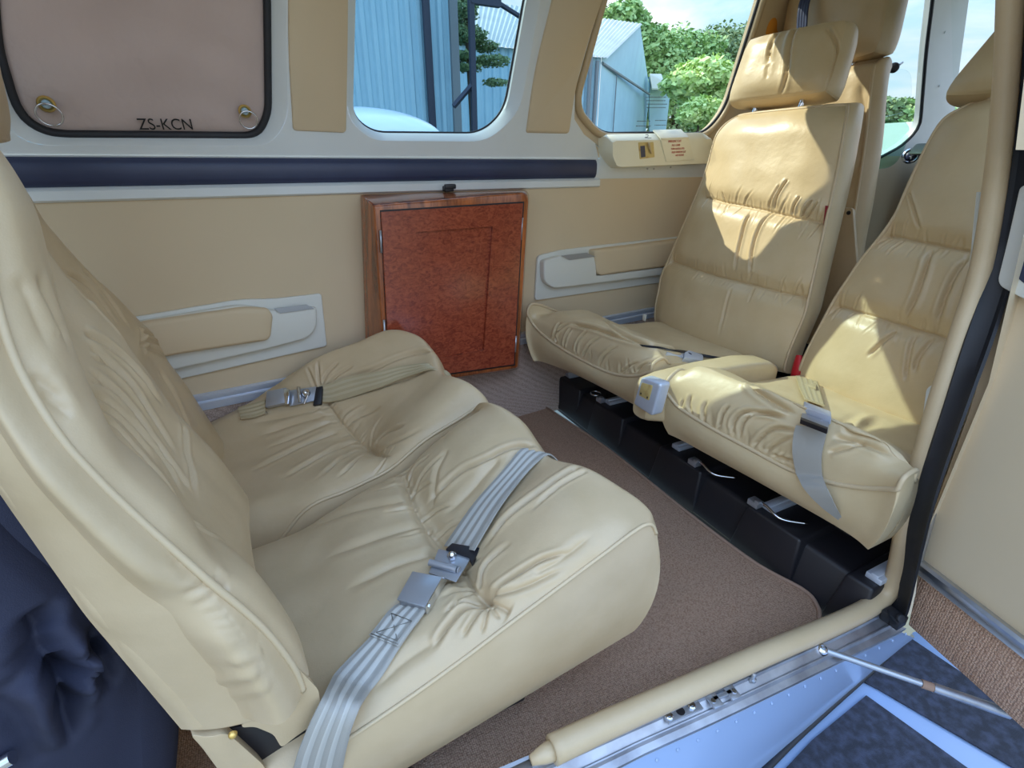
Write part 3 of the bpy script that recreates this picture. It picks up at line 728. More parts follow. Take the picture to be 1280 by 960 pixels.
for L, d, w in [([(82, 340), (100, 350), (120, 370), (150, 410)], .004, .004), ([(100, 335), (130, 365), (165, 415)], .004, .004),
                ([(173, 408), (180, 420), (176, 440)], .006, .005), ([(176, 415), (190, 418), (205, 425)], .004, .004), ([(177, 425), (195, 428), (212, 437)], .004, .004), ([(178, 435), (195, 440), (215, 452)], .003, .004),
                ([(228, 535), (240, 545), (250, 560)], .004, .004), ([(200, 460), (225, 510), (245, 560)], .003, .006)]:
    S.crease(L, d, w, .45)
S.ripple(.0010, 55, 9); S.apply()
def skirt_rfb(B):
    o = B.copy(); o[:, 0] = B[:, 0] - .085; k = np.clip((B[:, 1] - 1.0) / .15, -1, 1); o[:, 1] = B[:, 1] - k * .015; return o
back = S.build('backrest', M['leather'], rf, skirt_rfb, .010, 8)
piping(S.P[4:, -1], .0034, M['piping'], back)
softbox('headrest', M['leather'], rf, (-.335, .925, .90), [(0, 1, 0), (.10, 0, .995), (.995, 0, -.10)], (.24, .17, .12))
for y in (.88, .97):
    mb = MB(); mb.tube([(-.325, y, .77), (-.335, y, .86)], .006, 10); mb.build('headrest_post', M['chrome'], rf, 179)
seat_frame(rf, -.13, .20, .88, 1.24, .052)
# ---------------------------------------------------------------- forward seats, facing aft
def fwd_cushion(parent, Yc, front, seamf, pan, m, feats, bz, seed, bot=None):
    """Yc: column Ys; front: [(x,z)] of the piped front edge per column"""
    n = len(Yc); C = []
    e = np.array([min(1, min(abs(y - Yc[0]), abs(y - Yc[-1])) / .05) for y in Yc]); e = e * e * (3 - 2 * e)
    for x, z, zd in ((1.235, pan - .015, .03), (1.13, pan - .005, .025), (1.03, pan + .002, .022), (.975, pan + .012, .022), (.93, pan + .035, .025), (.885, pan + .06, .03), (.84, pan + .075, .035)):
        C.append([(x, y, z - zd * (1 - e[j])) for j, y in enumerate(Yc)])
    C.append([(fx + .035, y, max(pan + .076, fz + .045) - .02 * (1 - e[j])) for j, (y, (fx, fz)) in enumerate(zip(Yc, front))])
    C.append([(fx + .006, y, max(pan + .052, fz + .03) * .5 + (fz + .035) * .5 - .012 * (1 - e[j])) for j, (y, (fx, fz)) in enumerate(zip(Yc, front))])
    C.append([(fx, y, fz) for y, (fx, fz) in zip(Yc, front)])
    S = Soft(C, 230, 250, (0, 0, 1)); S.prep()
    for L, d, w in feats: S.crease(L, d * 1.25, w * .9, .45)
    if seamf:
        for L, ln, cnt, sd in seamf: S.gather(L, ln, cnt, .0030, .0032, sd, .35, seed + cnt, 0)
    S.ripple(.0009, 60, seed); S.apply()
    yc = (Yc[0] + Yc[-1]) / 2
    def sk(B):
        o = B.copy(); k = np.clip((1.0 - B[:, 0]) / .25, 0, 1)
        o[:, 2] = bz(B[:, 0], B[:, 1]); o[:, 0] = B[:, 0] + .018 * k; o[:, 1] = yc + (B[:, 1] - yc) * .94; return o
    c = S.build('seat_cushion', m, parent, sk, .014, 8)
    piping(np.concatenate([S.P[-80:-1, 0], S.P[-1, :], S.P[-2:-80:-1, -1]]), .0042, M['piping'], c)
    return S
fl_ = thing('passenger_seat', (1.0, 1.07, 0), 'honey leather forward seat by the far wall, sunlit upper back, facing the wooden cabinet', 'seat', 'club seats of the cabin')
def fy(px, x): return oX(px[0], px[1], x)
FLf = [fy((812, 464), .785), fy((790, 470), .776), fy((760, 465), .768), fy((722, 447), .752), fy((700, 434), .738), fy((682, 421), .722), fy((667, 406), .705), fy((659, 392), .688)]
FLf = sorted([tuple(p) for p in FLf], key=lambda p: p[1])
Yk = [p[1] for p in FLf]
Yc = np.concatenate([[Yk[0] - .004], Yk[1:-1], [min(Yk[-1], 1.335)]])
front = [(p[0], p[2]) for p in FLf]
FLfeat = [([(752, 397), (770, 412), (790, 424), (820, 433), (855, 441)], .006, .006), ([(712, 405), (745, 411), (780, 424), (810, 433)], .006, .005),
          ([(690, 425), (700, 410), (716, 402)], .004, .0035), ([(705, 434), (707, 420), (716, 409)], .005, .0035), ([(720, 443), (722, 425), (736, 412)], .005, .0035), ([(728, 447), (735, 430), (752, 420)], .004, .0035),
          ([(748, 457), (758, 440), (775, 432)], .003, .004), ([(795, 466), (805, 455), (830, 448)], .004, .004), ([(696, 430), (693, 415), (702, 402)], .004, .004), ([(775, 468), (785, 458), (800, 452)], .003, .003)]
SFL = fwd_cushion(fl_, Yc, front, [([(690, 428), (720, 446), (760, 465), (800, 466)], .05, 12, -1), ([(690, 428), (720, 446), (760, 465), (800, 466)], .05, 11, 1)], .300, M['leather_gold'], FLfeat,
                  lambda x, y: np.full_like(x, .212), 51)
fr_ = thing('passenger_seat', (1.0, .54, 0), 'honey leather forward seat beside the open door, grey belt hanging over its front', 'seat', 'club seats of the cabin')
FRp = [((831, 487), .768), ((838, 497), .772), ((850, 510), .777), ((886, 533), .785), ((934, 559), .795), ((990, 588), .803), ((1038, 603), .808), ((1072, 609), .81), ((1100, 611), .808), ((1122, 612), .80)]
FRf = sorted([tuple(fy(p, x)) for p, x in FRp], key=lambda p: p[1])
FRfeat = [([(900, 535), (902, 516), (914, 506)], .005, .0035), ([(913, 543), (918, 524), (934, 514), (995, 522)], .006, .004), ([(922, 548), (928, 528), (945, 516), (990, 526)], .005, .0035),
          ([(942, 559), (950, 546), (969, 535), (1000, 538)], .006, .004), ([(955, 565), (975, 552), (992, 544)], .004, .0035), ([(880, 528), (878, 510), (886, 500)], .003, .004),
          ([(935, 480), (950, 492), (975, 508), (1000, 520)], .006, .006), ([(1040, 540), (1070, 530), (1095, 515)], -.006, .010), ([(1040, 545), (1080, 555), (1120, 572)], .004, .005),
          ([(1035, 565), (1060, 560), (1085, 552)], .003, .004), ([(965, 570), (985, 575), (1000, 580)], .004, .004), ([(865, 520), (860, 505), (866, 492)], .003, .004)]
SFR = fwd_cushion(fr_, [p[1] for p in FRf], [(p[0], p[2]) for p in FRf], [([(850, 510), (886, 533), (934, 559), (990, 588)], .05, 14, -1), ([(850, 510), (886, 533), (934, 559), (990, 588)], .05, 13, 1)], .298, M['leather_gold'], FRfeat,
                  lambda x, y: np.full_like(x, .198), 71)
def fwd_back(parent, c0, zr, yA, yB, seams, feats, gathers, seed, topround=.03):
    """c0: X at z=.3; yA(z) wall-side edge, yB(z) aisle/door-side edge"""
    fr = [0, .04, .12, .25, .4, .55, .7, .82, .9, .96, 1.]
    C = []
    for z in zr:
        a, b = yA(z), yB(z); x0 = c0 + .25 * (z - .3)
        tz = max(0, (z - (zr[-1] - .05)) / .05); bz = max(0, ((zr[0] + .03) - z) / .03)
        C.append([(x0 - .036 * (1 - abs(2 * f - 1) ** 3.2) + .035 * tz ** 2 + .02 * bz, a + (b - a) * f * (1 - 0) + (f - 0.5) * .05 * tz ** 2, z) for f in fr])
    S = Soft(C, 300, 230, (-1, 0, 0)); S.prep()
    for L, d, w in seams:
        S.seam(L, .014, .022, .0045, .003)
    for L, d, w in feats: S.crease(L, d * 1.25, w * .9, .45)
    for L, ln, cnt, sd, q in gathers: S.gather(L, ln, cnt, .0028, .0024, sd, .35, q)
    S.ripple(.0008, 55, seed); S.apply()
    def sk(B):
        o = B.copy(); o[:, 0] = B[:, 0] + .075; yc = (yA(.5) + yB(.5)) / 2; o[:, 1] = yc + (B[:, 1] - yc) * .97; return o
    b = S.build('backrest', M['leather_gold'], parent, sk, .008, 8)
    piping(np.concatenate([S.P[4:, -1], S.P[-1, -2::-1]]), .0038, M['piping'], b); piping(S.P[4:, 0], .0038, M['piping'], b)
    return S, b
s1 = [(878, 245), (903, 252), (936, 258), (975, 267), (997, 272), (1030, 278)]; s2 = [(836, 325), (866, 336), (898, 346), (936, 355), (971, 364), (1012, 372)]
SB, flb = fwd_back(fl_, 1.19, [.27, .29, .33, .38, .43, .48, .53, .58, .63, .68, .73, .78, .83, .87, .90, .92],
    lambda z: np.interp(z, [.28, .43, .52, .67, .76, .84, .92], [1.30, 1.325, 1.31, 1.285, 1.272, 1.278, 1.27]), lambda z: np.interp(z, [.31, .435, .65, .76, .92], [.788, .787, .826, .846, .885]),
    [(s1, .016, .012), (s2, .016, .012)],
    [([(936, 264), (925, 303), (917, 342)], .006, .004), ([(957, 267), (942, 303), (936, 351)], .005, .004), ([(985, 224), (971, 244), (965, 262)], .005, .0035), ([(975, 230), (955, 262)], .003, .003),
     ([(914, 358), (905, 391), (898, 423)], .003, .0035), ([(940, 361), (936, 378)], .003, .003), ([(1015, 250), (1005, 262), (998, 272)], .005, .003), ([(1000, 245), (990, 260), (986, 270)], .004, .003), ([(1022, 252), (1012, 266), (1000, 274)], .004, .003), ([(901, 240), (903, 252)], .003, .003)],
    [(s1, .055, 14, 1, 81), (s1, .055, 14, -1, 82), (s2, .05, 14, 1, 83), (s2, .045, 14, -1, 84)], 91)
SFLB = SB
hx = 1.375
ho, HS = softbox('headrest', M['leather_gold'], fl_, (1.42, 1.130, 1.030), [(.14, -.99, 0), (.243, .03, .970), (-.960, -.13, .243)], (.295, .172, .11),
        [([(973, 41), (962, 59), (960, 80)], .006, .005), ([(995, 35), (987, 53), (983, 92), (974, 128)], .008, .005), ([(960, 80), (958, 100)], .002, .005), ([(1035, 36), (1048, 64), (1046, 129)], .006, .004), ([(1005, 34), (1000, 50)], .003, .003)], 90, .75, .025, 0, .93)
for y in (1.05, 1.20):
    mb = MB(); mb.tube([(1.385, y, .90), (1.40, y, .975)], .007, 10); mb.build('headrest_post', M['chrome'], fl_, 179)
s1r = [(1100, 290), (1152, 302), (1215, 314), (1240, 319)]; s2r = [(1035, 379), (1082, 393), (1126, 407), (1189, 425), (1210, 431)]
SB, frb = fwd_back(fr_, 1.185, [.27, .29, .33, .38, .43, .48, .53, .58, .63, .68, .73, .78, .83, .87, .89, .905],
    lambda z: np.interp(z, [.32, .39, .48, .57, .64, .68, .77, .86, .91], [.742, .737, .727, .708, .683, .674, .673, .668, .650]), lambda z: np.interp(z, [.31, .435, .65, .76, .92], [.30, .30, .335, .36, .39]),
    [(s1r, .014, .012), (s2r, .016, .012)],
    [([(1163, 308), (1155, 337), (1144, 372), (1126, 405)], .006, .005), ([(1205, 321), (1183, 365), (1168, 411)], .006, .005), ([(1120, 413), (1100, 430), (1082, 448)], .005, .004), ([(1165, 422), (1148, 448), (1144, 468)], .005, .004), ([(1143, 417), (1136, 440), (1132, 480)], .004, .004),
     ([(1135, 240), (1142, 262), (1149, 290)], .003, .003), ([(1110, 296), (1096, 312)], .004, .003), ([(1125, 298), (1108, 318)], .004, .003)],
    [(s1r, .045, 9, 1, 85), (s1r, .05, 9, -1, 86), (s2r, .05, 10, 1, 87), (s2r, .05, 10, -1, 88)], 92)
ho, HS = softbox('headrest', M['leather_gold'], fr_, (1.395, .505, .985), [(0, -1, 0), (.243, 0, .970), (-.970, 0, .243)], (.36, .17, .12), [], 60, .75, .025, 0, .62)
for y in (.45, .56):
    mb = MB(); mb.tube([(1.36, y, .87), (1.375, y, .93)], .007, 10); mb.build('headrest_post', M['chrome'], fr_, 179)
for t_, y0, y1 in ((fl_, .90, 1.28), (fr_, .36, .74)):
    mb = MB(); mb.box((1.07, (y0 + y1) / 2, .195), np.eye(3), (.30, y1 - y0, .03)); mb.build('frame', M['black'], t_, 30, .004)
    for y in (y0 + .06, y1 - .06):
        for x in (.96, 1.17):
            mb = MB(); mb.box((x, y, .145), np.eye(3), (.04, .03, .07)); mb.build('foot', M['black'], t_, 30, .002)
# red tag on the aisle side of the far forward seat back
tg = [oY(1033, 257, .835), oY(1043, 258, .845), oY(1040, 294, .83), oY(1029, 296, .82)]
q = [onP(x, y, (.25, 1, 0), .25 * 1.33 + .822) for x, y in [(1033, 257), (1043, 258), (1040, 294), (1029, 296)]]
mb = MB(); mb.prism(q, (.0, .003, 0)); mb.build('side_tag', M['redtag'], flb, 30)
# ---------------------------------------------------------------- pilot seat, seen from behind
ps = thing('pilot_seat', (1.75, 1.07, 0), 'tan leather pilot seat seen from behind, with a pocket on its back', 'seat')
G = []
for z, a, b, dx in [(.25, .91, 1.38, .02), (.40, .92, 1.38, .0), (.55, .945, 1.38, -.008), (.70, .965, 1.37, -.012), (.85, .99, 1.36, -.012), (.96, 1.015, 1.34, -.010), (1.02, 1.03, 1.325, -.004), (1.045, 1.04, 1.315, .012), (1.05, 1.06, 1.295, .04)]:
    G.append([(1.60 + .12 * (.7 - z) * -1 * .6 + dx + .02 * abs(2 * f - 1) ** 4, a + (b - a) * f, z) for f in (0, .05, .15, .35, .5, .65, .85, .95, 1)])
S = Soft(G, 110, 90, (-1, 0, 0)); S.prep(); S.crease([(1075, 100), (1085, 160), (1095, 230)], .004, .012); S.ripple(.0016, 40, 31); S.apply()
def sk(B):
    o = B.copy(); o[:, 0] += .08; return o
pb = S.build('backrest', M['leather'], ps, sk, .02, 8)
piping(S.P[4:, 0], .004, M['piping'], pb)
h_, _ = softbox('headrest', M['leather'], ps, (1.69, 1.205, 1.19), [(0, -1, 0), (-.02, 0, 1), (-1, 0, -.02)], (.33, .24, .12), [], 60, .75, .03, 0, .95)
for y in (1.12, 1.25):
    mb = MB(); mb.tube([(1.68, y, 1.0), (1.68, y, 1.10)], .007, 10); mb.build('headrest_post', M['chrome'], ps, 179)
pk = MB(); q = [oX(*p, 1.592) for p in [(1038, 258), (1069, 260), (1074, 330), (1068, 420), (1010, 430), (1020, 330)]]
pk.prism(rloop(q, .01), (-.012, 0, 0)); pk.build('pocket', M['leather'], pb, 40, .003)
mb = MB(); mb.disc(oX(1061, 266, 1.579), (-1, 0, 0), .006, .003, 14, .001); mb.build('snap_button', M['black'], pb, 50)
mb = MB(); mb.box((1.80, 1.08, .30), np.eye(3), (.42, .46, .12)); mb.build('seat_cushion', M['leather'], ps, 40, .04, 4)
mb = MB(); mb.box((1.80, 1.08, .12), np.eye(3), (.36, .38, .24)); mb.build('frame', M['black'], ps, 30, .004)
# ================================================================== THINGS ON THE FAR WALL
IN = -np.array([-WS, 1, 0]) / math.hypot(WS, 1)       # into the cabin from the lower wall
def wraised(name, px, r, d0, d1, m, parent, dome=0., bevel=.003, inset=0.):
    """moulding on the lower wall: outline given at its front face (offset d1), walls back to d0"""
    Lf = rloop([wl(x, y, -d1) for x, y in px], r); c = np.mean(Lf, axis=0); mb = MB()
    Lb = [np.array(p) + IN * (d0 - d1) for p in Lf]
    if dome:
        n = len(Lf); loops = [Lb, Lf]
        for k in range(1, 7):
            t = k / 7; loops.append([c + (np.array(p) - c) * (1 - .55 * t ** 1.6 * .5) + IN * dome * math.sin(t * math.pi / 2) for p in Lf])
        mb.loft(loops); return mb.build(name, m, parent, 60)
    mb.loft([Lb, Lf]); return mb.build(name, m, parent, 40, bevel, 3)
# ---- wooden cabinet
P0 = wl(450, 245); dC = .115
def cf(x, y, o=0.): return wl(x, y, -(dC + o))
cab = thing('cabinet', wl(560, 465), 'dark burl wood cabinet on the far wall with a recessed panel door', 'cabinet')
outer = [cf(467, 257), cf(661, 240), cf(647, 460), cf(482, 486)]
mb = MB(); L = rloop(outer, [.006, .025, .012, .012]); Lb = rloop([wl(450, 243, -.004), wl(662, 237, -.004), wl(649, 462, -.004), wl(458, 484, -.004)], [.006, .025, .012, .012]); mb.loft([Lb, L]); mb.build('case', M['trimwood'], cab, 35, .009, 4)
door = [(476, 264), (654.5, 253), (643, 456), (487, 478)]
mb = MB(); c = np.mean([cf(*p) for p in door], axis=0)
g = [c + (cf(*p, .0012) - c) * 1.010 for p in door]; mb.prism(g, -IN * .003); mb.build('gap', M['black'], cab, 30)
dl = [c + (cf(*p, .010) - c) * .992 for p in door]; hole = [cf(520, 290, .010), cf(616, 283, .010), cf(605, 438, .010), cf(530, 452, .010)]
mb = plate(dl, [hole], -IN * .010); mb.add([p - IN * .0085 for p in hole], [(0, 1, 2, 3)])
dr = mb.build('door', M['burl'], cab, 30)
lk = MB(); q = wl(560, 238, -.02); lk.box(q + np.array([0, 0, .004]), np.eye(3), (.024, .03, .014)); lk.box(q + np.array([0.002, -.012, .010]), np.eye(3), (.03, .014, .012)); lk.build('latch', M['black'], cab, 40, .003)
for a, b in (((475.5, 288), (477, 316)), ((653, 272), (651, 300)), ((645, 420), (644, 440)), ((480, 400), (481.5, 428))):
    mb = MB(); mb.tube([cf(*a, .006), cf(*b, .006)], .0028, 8); mb.build('hinge', M['satin'], dr, 179)
# ---- armrests moulded on the wall
ar = thing('wall_armrest', wl(300, 430), 'grey white armrest moulding on the far wall, behind the rear seat', 'armrest', 'armrest mouldings on the far wall')
bz = wraised('bezel', [(120, 406), (172, 396), (302, 374), (340, 374), (402, 367), (409, 433), (235, 472), (150, 490)], [.01, .01, .05, .03, .008, .008, .01, .01], 0, .010, M['white2'], ar)
wraised('tray', [(130, 412), (172, 403), (303, 381), (341, 389), (396, 384), (397, 409), (386, 423), (339, 436), (227, 461), (150, 478)], [.01, .01, .05, .02, .01, .03, .02, .05, .01, .01], .008, .030, M['white2'], ar, 0, .006)
wraised('pad', [(130, 415), (178, 403), (306, 384), (335, 386), (341, 394), (338, 420), (334, 425), (219, 443), (150, 457)], [.01, .01, .04, .02, .01, .01, .006, .01, .01], .028, .040, M['wallvinyl'], ar, .010)
ln = MB(); ln.prism([wl(x, y, -.0315) for x, y in [(342, 385.5), (383, 380.5), (393, 385.5), (350, 391.5)]], IN * .002); ln.build('ashtray_lid', M['satin'], ar, 30)
af = thing('wall_armrest', wl(760, 345), 'grey white armrest moulding on the far wall, beside the forward seat', 'armrest', 'armrest mouldings on the far wall')
wraised('bezel', [(672, 320), (699, 313), (738, 308), (846, 296), (900, 289), (900, 342), (822, 354), (669, 376)], [.015, .03, .03, .03, .01, .01, .03, .012], 0, .010, M['white2'], af)
wraised('tray', [(680, 326), (701, 320), (745, 321), (746, 345), (832, 334), (890, 326), (890, 336), (829, 344), (735, 356), (692, 361), (680, 352)], [.012, .01, .006, .006, .01, .01, .01, .01, .02, .02, .02], .008, .034, M['white2'], af, 0, .005)
wraised('pad', [(741, 313), (843, 300), (890, 294), (890, 324), (832, 333), (750, 344), (746, 340)], [.012, .01, .01, .01, .01, .006, .006], .008, .034, M['wallvinyl'], af, .010)
ln = MB(); ln.prism([wl(x, y, -.0355) for x, y in [(701, 319.5), (733, 316), (743.5, 320.5), (711.5, 325)]], IN * .002); ln.build('ashtray_lid', M['satin'], af, 30)
# ---- quilted shade in the rear window
sh = thing('quilted_sunshade', wu(170, 168), 'taupe quilted window shade with black edging, two ring pulls and black lettering', 'window shade')
n = 120; L = resample(off(W1g, .004), n, True); c = L.mean(0); L = c + (L - c) * 1.015
mb = MB(); loops = []
for t in np.linspace(1, .02, 26):
    ring = c + (L - c) * t
    h = .012 * (1 - t ** 8) + .0022 * np.array([math.sin(p[0] * 31 + p[2] * 11) + .8 * math.sin(p[2] * 62 + 2.2 * math.sin(p[0] * 14)) + .6 * math.sin(p[0] * 52 - p[2] * 37) for p in ring]) * (1 - t ** 6)
    loops.append(ring - OUT * h[:, None])
mb.loft(loops, True, False); mb.add([loops[-1].mean(0)] + list(loops[-1]), [(0, 1 + k, 1 + (k + 1) % n) for k in range(n)])
mb.build('panel', M['shade'], sh, 179)
mb = MB(); mb.tube(resample(off(W1g, -.003), n, True), .0075, 8, True); mb.build('edging', M['rubber'], sh, 179)
for x, y, r_ in ((58, 130, .0135), (306, 139, .0125)):
    p = wu(x, y, .018 + 0) - OUT * 0
    p = wu(x, y, .012)
    g_ = MB(); k = 24
    a = np.array([1., WS, 0]); a /= np.linalg.norm(a); b = np.cross(a, OUT); b = b if b[2] > 0 else -b
    g_.lathe(p, -OUT, [(r_, 0), (r_, .002), (r_ * .8, .0045), (r_ * .6, .002), (r_ * .6, 0)], 28)
    gm = g_.build('grommet', M['brass'], sh, 60)
    g_ = MB(); g_.lathe(p, -OUT, [(r_ * .55, 0), (r_ * .5, .006), (r_ * .25, .009), (r_ * .05, .0095)], 20); g_.build('suction_knob', M['pearl'], gm, 60)
    rr = r_ * 1.35; g_ = MB(); cc = p - OUT * .010 - b * rr * .85 + a * (r_ * .25 if x > 200 else 0)
    g_.tube([cc + a * rr * math.cos(t) + b * rr * math.sin(t) - OUT * .003 * math.sin(t) for t in np.linspace(0, 2 * math.pi, 41)[:-1]], .0016, 8, True); g_.build('ring', M['chrome'], gm, 179)
def text(name, s, p, ax, ay, size, m, parent, ext=.0003, align='LEFT', sx=1.):
    cu = bpy.data.curves.new(name + '_c', 'FONT'); cu.body = s; cu.size = size; cu.align_x = align; cu.extrude = ext
    to = bpy.data.objects.new('tmp', cu); me = bpy.data.meshes.new_from_object(to); bpy.data.objects.remove(to); bpy.data.curves.remove(cu)
    ax = np.array(ax, float); ax /= np.linalg.norm(ax); ay = np.array(ay, float); ay -= ax * (ay @ ax); ay /= np.linalg.norm(ay); az = np.cross(ax, ay)
    mt = Matrix(((ax[0] * sx, ay[0], az[0], p[0]), (ax[1] * sx, ay[1], az[1], p[1]), (ax[2] * sx, ay[2], az[2], p[2]), (0, 0, 0, 1)))
    me.transform(mt); me.name = name
    return link(name, me, m, parent, None)
p = wu(174, 162, .0135); q = wu(214, 162, .0135)
WU = np.cross(np.array([1., WS, 0]), -OUT); WU = WU if WU[2] > 0 else -WU
text('lettering', 'ZS-KCN', p, q - p, WU, .0285, M['blackink'], sh, .0006, 'LEFT', .92)
# ---- emergency exit handle cover
ex = thing('exit_handle_cover', wl(825, 208), 'cream emergency exit handle cover with red lettering under the forward window', 'handle cover')
D = .055
fr_px = [(766, 176), (890, 174), (892, 180), (889, 204), (772, 209), (766, 196)]
mb = MB(); Lf = rloop([wl(*p, -D) for p in fr_px], .006); Lm = rloop([wl(*p, -D * .62) for p in [(757, 168), (878, 165.5), (892, 176), (889, 205), (770, 210), (757, 192)]], .006); Lb = [p - IN * (D * .62) for p in Lm]
k = 60; mb.loft([resample(Lb, k, True), resample(Lm, k, True), resample(Lf, k, True)])
mb.build('cover', M['cream'], ex, 45, 0)
mb = MB(); fl1 = rloop([wl(*p, -(D + .004)) for p in [(826, 174.5), (861, 173), (868, 199.5), (833, 202)]], .003)
mb.prism(fl1, -IN * .006)
top = [wl(*p, -(D + .004)) for p in [(826, 174.5), (861, 173)]]; bk = [wl(*p, -D * .45) for p in [(851, 163), (816, 164)]]
mb.prism(top + bk, (0, 0, .004)); flp = mb.build('flap', M['cream'], ex, 40, .0015)
a1 = wl(826, 180, -(D + .0052)); a2 = wl(862, 178.5, -(D + .0052)); ux = a2 - a1; uz = np.array([0, 0, 1.])
for k, (s, x, y, sz) in enumerate((('EMERGENCY EXIT', 843.5, 177.8, .0095), ('PULL COVER', 845, 182.6, .0085), ('TURN HANDLE UP &', 847, 187, .0085), ('PUSH WINDOW OUT', 848.5, 191.2, .0085), ('AND RELEASE', 849.5, 195, .0080))):
    text('lettering', s, wl(x, y, -(D + .0052)), ux, uz, sz, M['redink'], flp, .0002, 'CENTER', .8)
mb = MB(); mb.prism(rloop([wl(*p, -(D + .0015)) for p in [(798, 178), (817, 177.5), (818.5, 196.5), (800, 199)]], .003), -IN * .004); wn = mb.build('handle_window', M['plate'], ex, 30, .001)
mb = MB(); mb.prism([wl(*p, -(D + .0022)) for p in [(800.5, 182.5), (806, 182), (807, 196), (801.5, 197)]], -IN * .001); mb.build('slot', M['navy'], wn, 30)
mb = MB(); mb.tube([wl(811, 178, -(D + .006)), wl(812, 184, -(D + .007)), wl(814, 192, -(D + .004))], [.0025, .0035, .002], 10); mb.build('lever', M['leather_gold'], wn, 179)
mb = MB(); mb.tube(crv([wl(807, 168.5, -.050), wl(810, 168.5, -.050), wl(809.5, 171, -.0535), wl(806, 172, -.0545), wl(814, 172.3, -.0545)], 20), .0008, 6); mb.build('marking', M['blackink'], ex, 179)
for q in [(808, 211), (816, 211), (837, 209)]:
    mb = MB(); mb.disc(wl(*q) - IN * -.004, IN, .003, .002, 10); mb.build('screw', M['satin'], ex, 40)
# faint printed notices on the emergency window glass
nt_ = thing('window_notice', wu(825, 130), 'small dark printed notice on the glass of the emergency window', 'notice')
for x0, x1, y0, y1, rows in ((807, 832, 121, 134, 4), (795, 813, 151, 157, 2), (818, 832, 150, 156, 2)):
    mb = MB()
    for k in range(rows):
        y = y0 + (y1 - y0) * k / max(1, rows - 1); x = x0 + R.uniform(0, 1.5)
        while x < x1:
            w_ = R.uniform(.8, 2.4); mb.prism([wu(x, y, .030), wu(x + w_, y, .030), wu(x + w_, y + 1.0, .030), wu(x, y + 1.0, .030)], -OUT * .0005); x += w_ + R.uniform(.4, .9)
    mb.build('print', M['print'], nt_, 30)
# ================================================================== SPAR COVER UNDER THE FORWARD SEATS
sc = thing('spar_cover', (1.1, .85, 0), 'black spar cover with stepped boxes under the two forward seats', 'spar cover')
mb = MB(); mb.prism([(.835, .28, .0), (.825, 1.40, .0), (.845, 1.40, .075), (.86, .28, .075)], (0, 0, 0)) if 0 else None
mb.hexa([(.845, .29, -.01), (1.6, .29, -.01), (1.6, 1.40, -.01), (.83, 1.40, -.01), (.88, .29, .085), (1.6, .29, .085), (1.6, 1.40, .085), (.865, 1.40, .085)])
mb.build('body', M['black'], sc, 30, .01, 3)
peds = [(1.235, 1.40), (1.005, 1.165), (.70, .865), (.435, .585), (.295, .365)]
for k, (a, b) in enumerate(peds):
    mb = MB(); zt = .100
    mb.hexa([(.839, a, -.01), (1.05, a, -.01), (1.05, b, -.01), (.834, b, -.01), (.856, a + .012, zt), (1.05, a + .012, zt), (1.05, b - .012, zt), (.852, b - .012, zt)])
    pb_ = mb.build('pedestal', M['black'], sc, 30, .006, 3)
    mb = MB(); mb.box((.93, b - .045, zt + .006), np.eye(3), (.11, .028, .012)); mb.box((.93, b - .045, zt + .013), np.eye(3), (.11, .012, .006)); mb.build('seat_rail', M['bluealu'], pb_, 30, .002)
    if k in (1, 2, 3):
        y_ = {1: b - .022, 2: a + .045, 3: b - .02}[k]
        mb = MB(); mb.box((.868, y_, zt + .007), np.eye(3), (.022, .026, .014)); mb.box((.862, y_ - .01, zt + .017), np.eye(3), (.012, .012, .008)); mb.build('clip', M['satin'], pb_, 30, .002)
        mb = MB()
        if k == 1: mb.tube([(.86 + .016 * math.cos(t), y_ + .02 + .016 * math.sin(t), zt + .022) for t in np.linspace(0, 6.28, 21)[:-1]], .0022, 6, True)
        else: mb.tube(crv([(.868, y_ - .01, zt + .014), (.862, y_ - .03, zt + .02), (.864, y_ - .065, zt + .012), (.90, y_ - .10, zt + .012)], 20), .003, 8)
        mb.build('wire_loop', M['chrome'], pb_, 179)
# ---- centre armrest between the forward seats
ca = thing('centre_armrest', (.9, .80, .25), 'narrow honey leather armrest with a grey switch plate between the forward seats', 'armrest')
mb = MB()
prof = []
for x, y, zt, zb, hw in ((.722, .803, .322, .240, .022), (.735, .803, .333, .235, .028), (.78, .802, .338, .225, .034), (.90, .798, .342, .225, .036), (1.02, .792, .340, .23, .038), (1.09, .788, .332, .24, .038), (1.115, .786, .318, .25, .034), (1.125, .785, .29, .265, .026)):
    pr = rloop([(x, y - hw, zb), (x, y + hw, zb), (x, y + hw, zt), (x, y - hw, zt)], .016, 4); prof.append(pr)
mb.loft(prof); mb.build('pad', M['leather_gold'], ca, 50)
q = [np.array(oX(*p, .700)) for p in [(801, 471), (826, 480), (815, 521), (791, 505)]]
mb = MB(); mb.prism(rloop(q, .010), (.03, 0, 0)); bz_ = mb.build('bezel', M['bluealu'], ca, 40, .005, 3)
q = [np.array(oX(*p, .6992)) for p in [(802, 478), (816, 482), (811, 501), (798, 494)]]
mb = MB(); mb.prism(rloop(q, .004), (.006, 0, 0)); sp_ = mb.build('switch_plate', M['plate'], bz_, 30, .001)
for p in ((801, 492), (809, 497)):
    mb = MB(); mb.box(oX(*p, .6985), np.eye(3), (.002, .003, .005)); mb.build('switch', M['black'], sp_, 30, .001)
mb = MB(); mb.disc(oX(962, 462, 1.13), (-.3, -1, .2), .016, .014, 20, .004); mb.build('pivot', M['satin'], ca, 40)
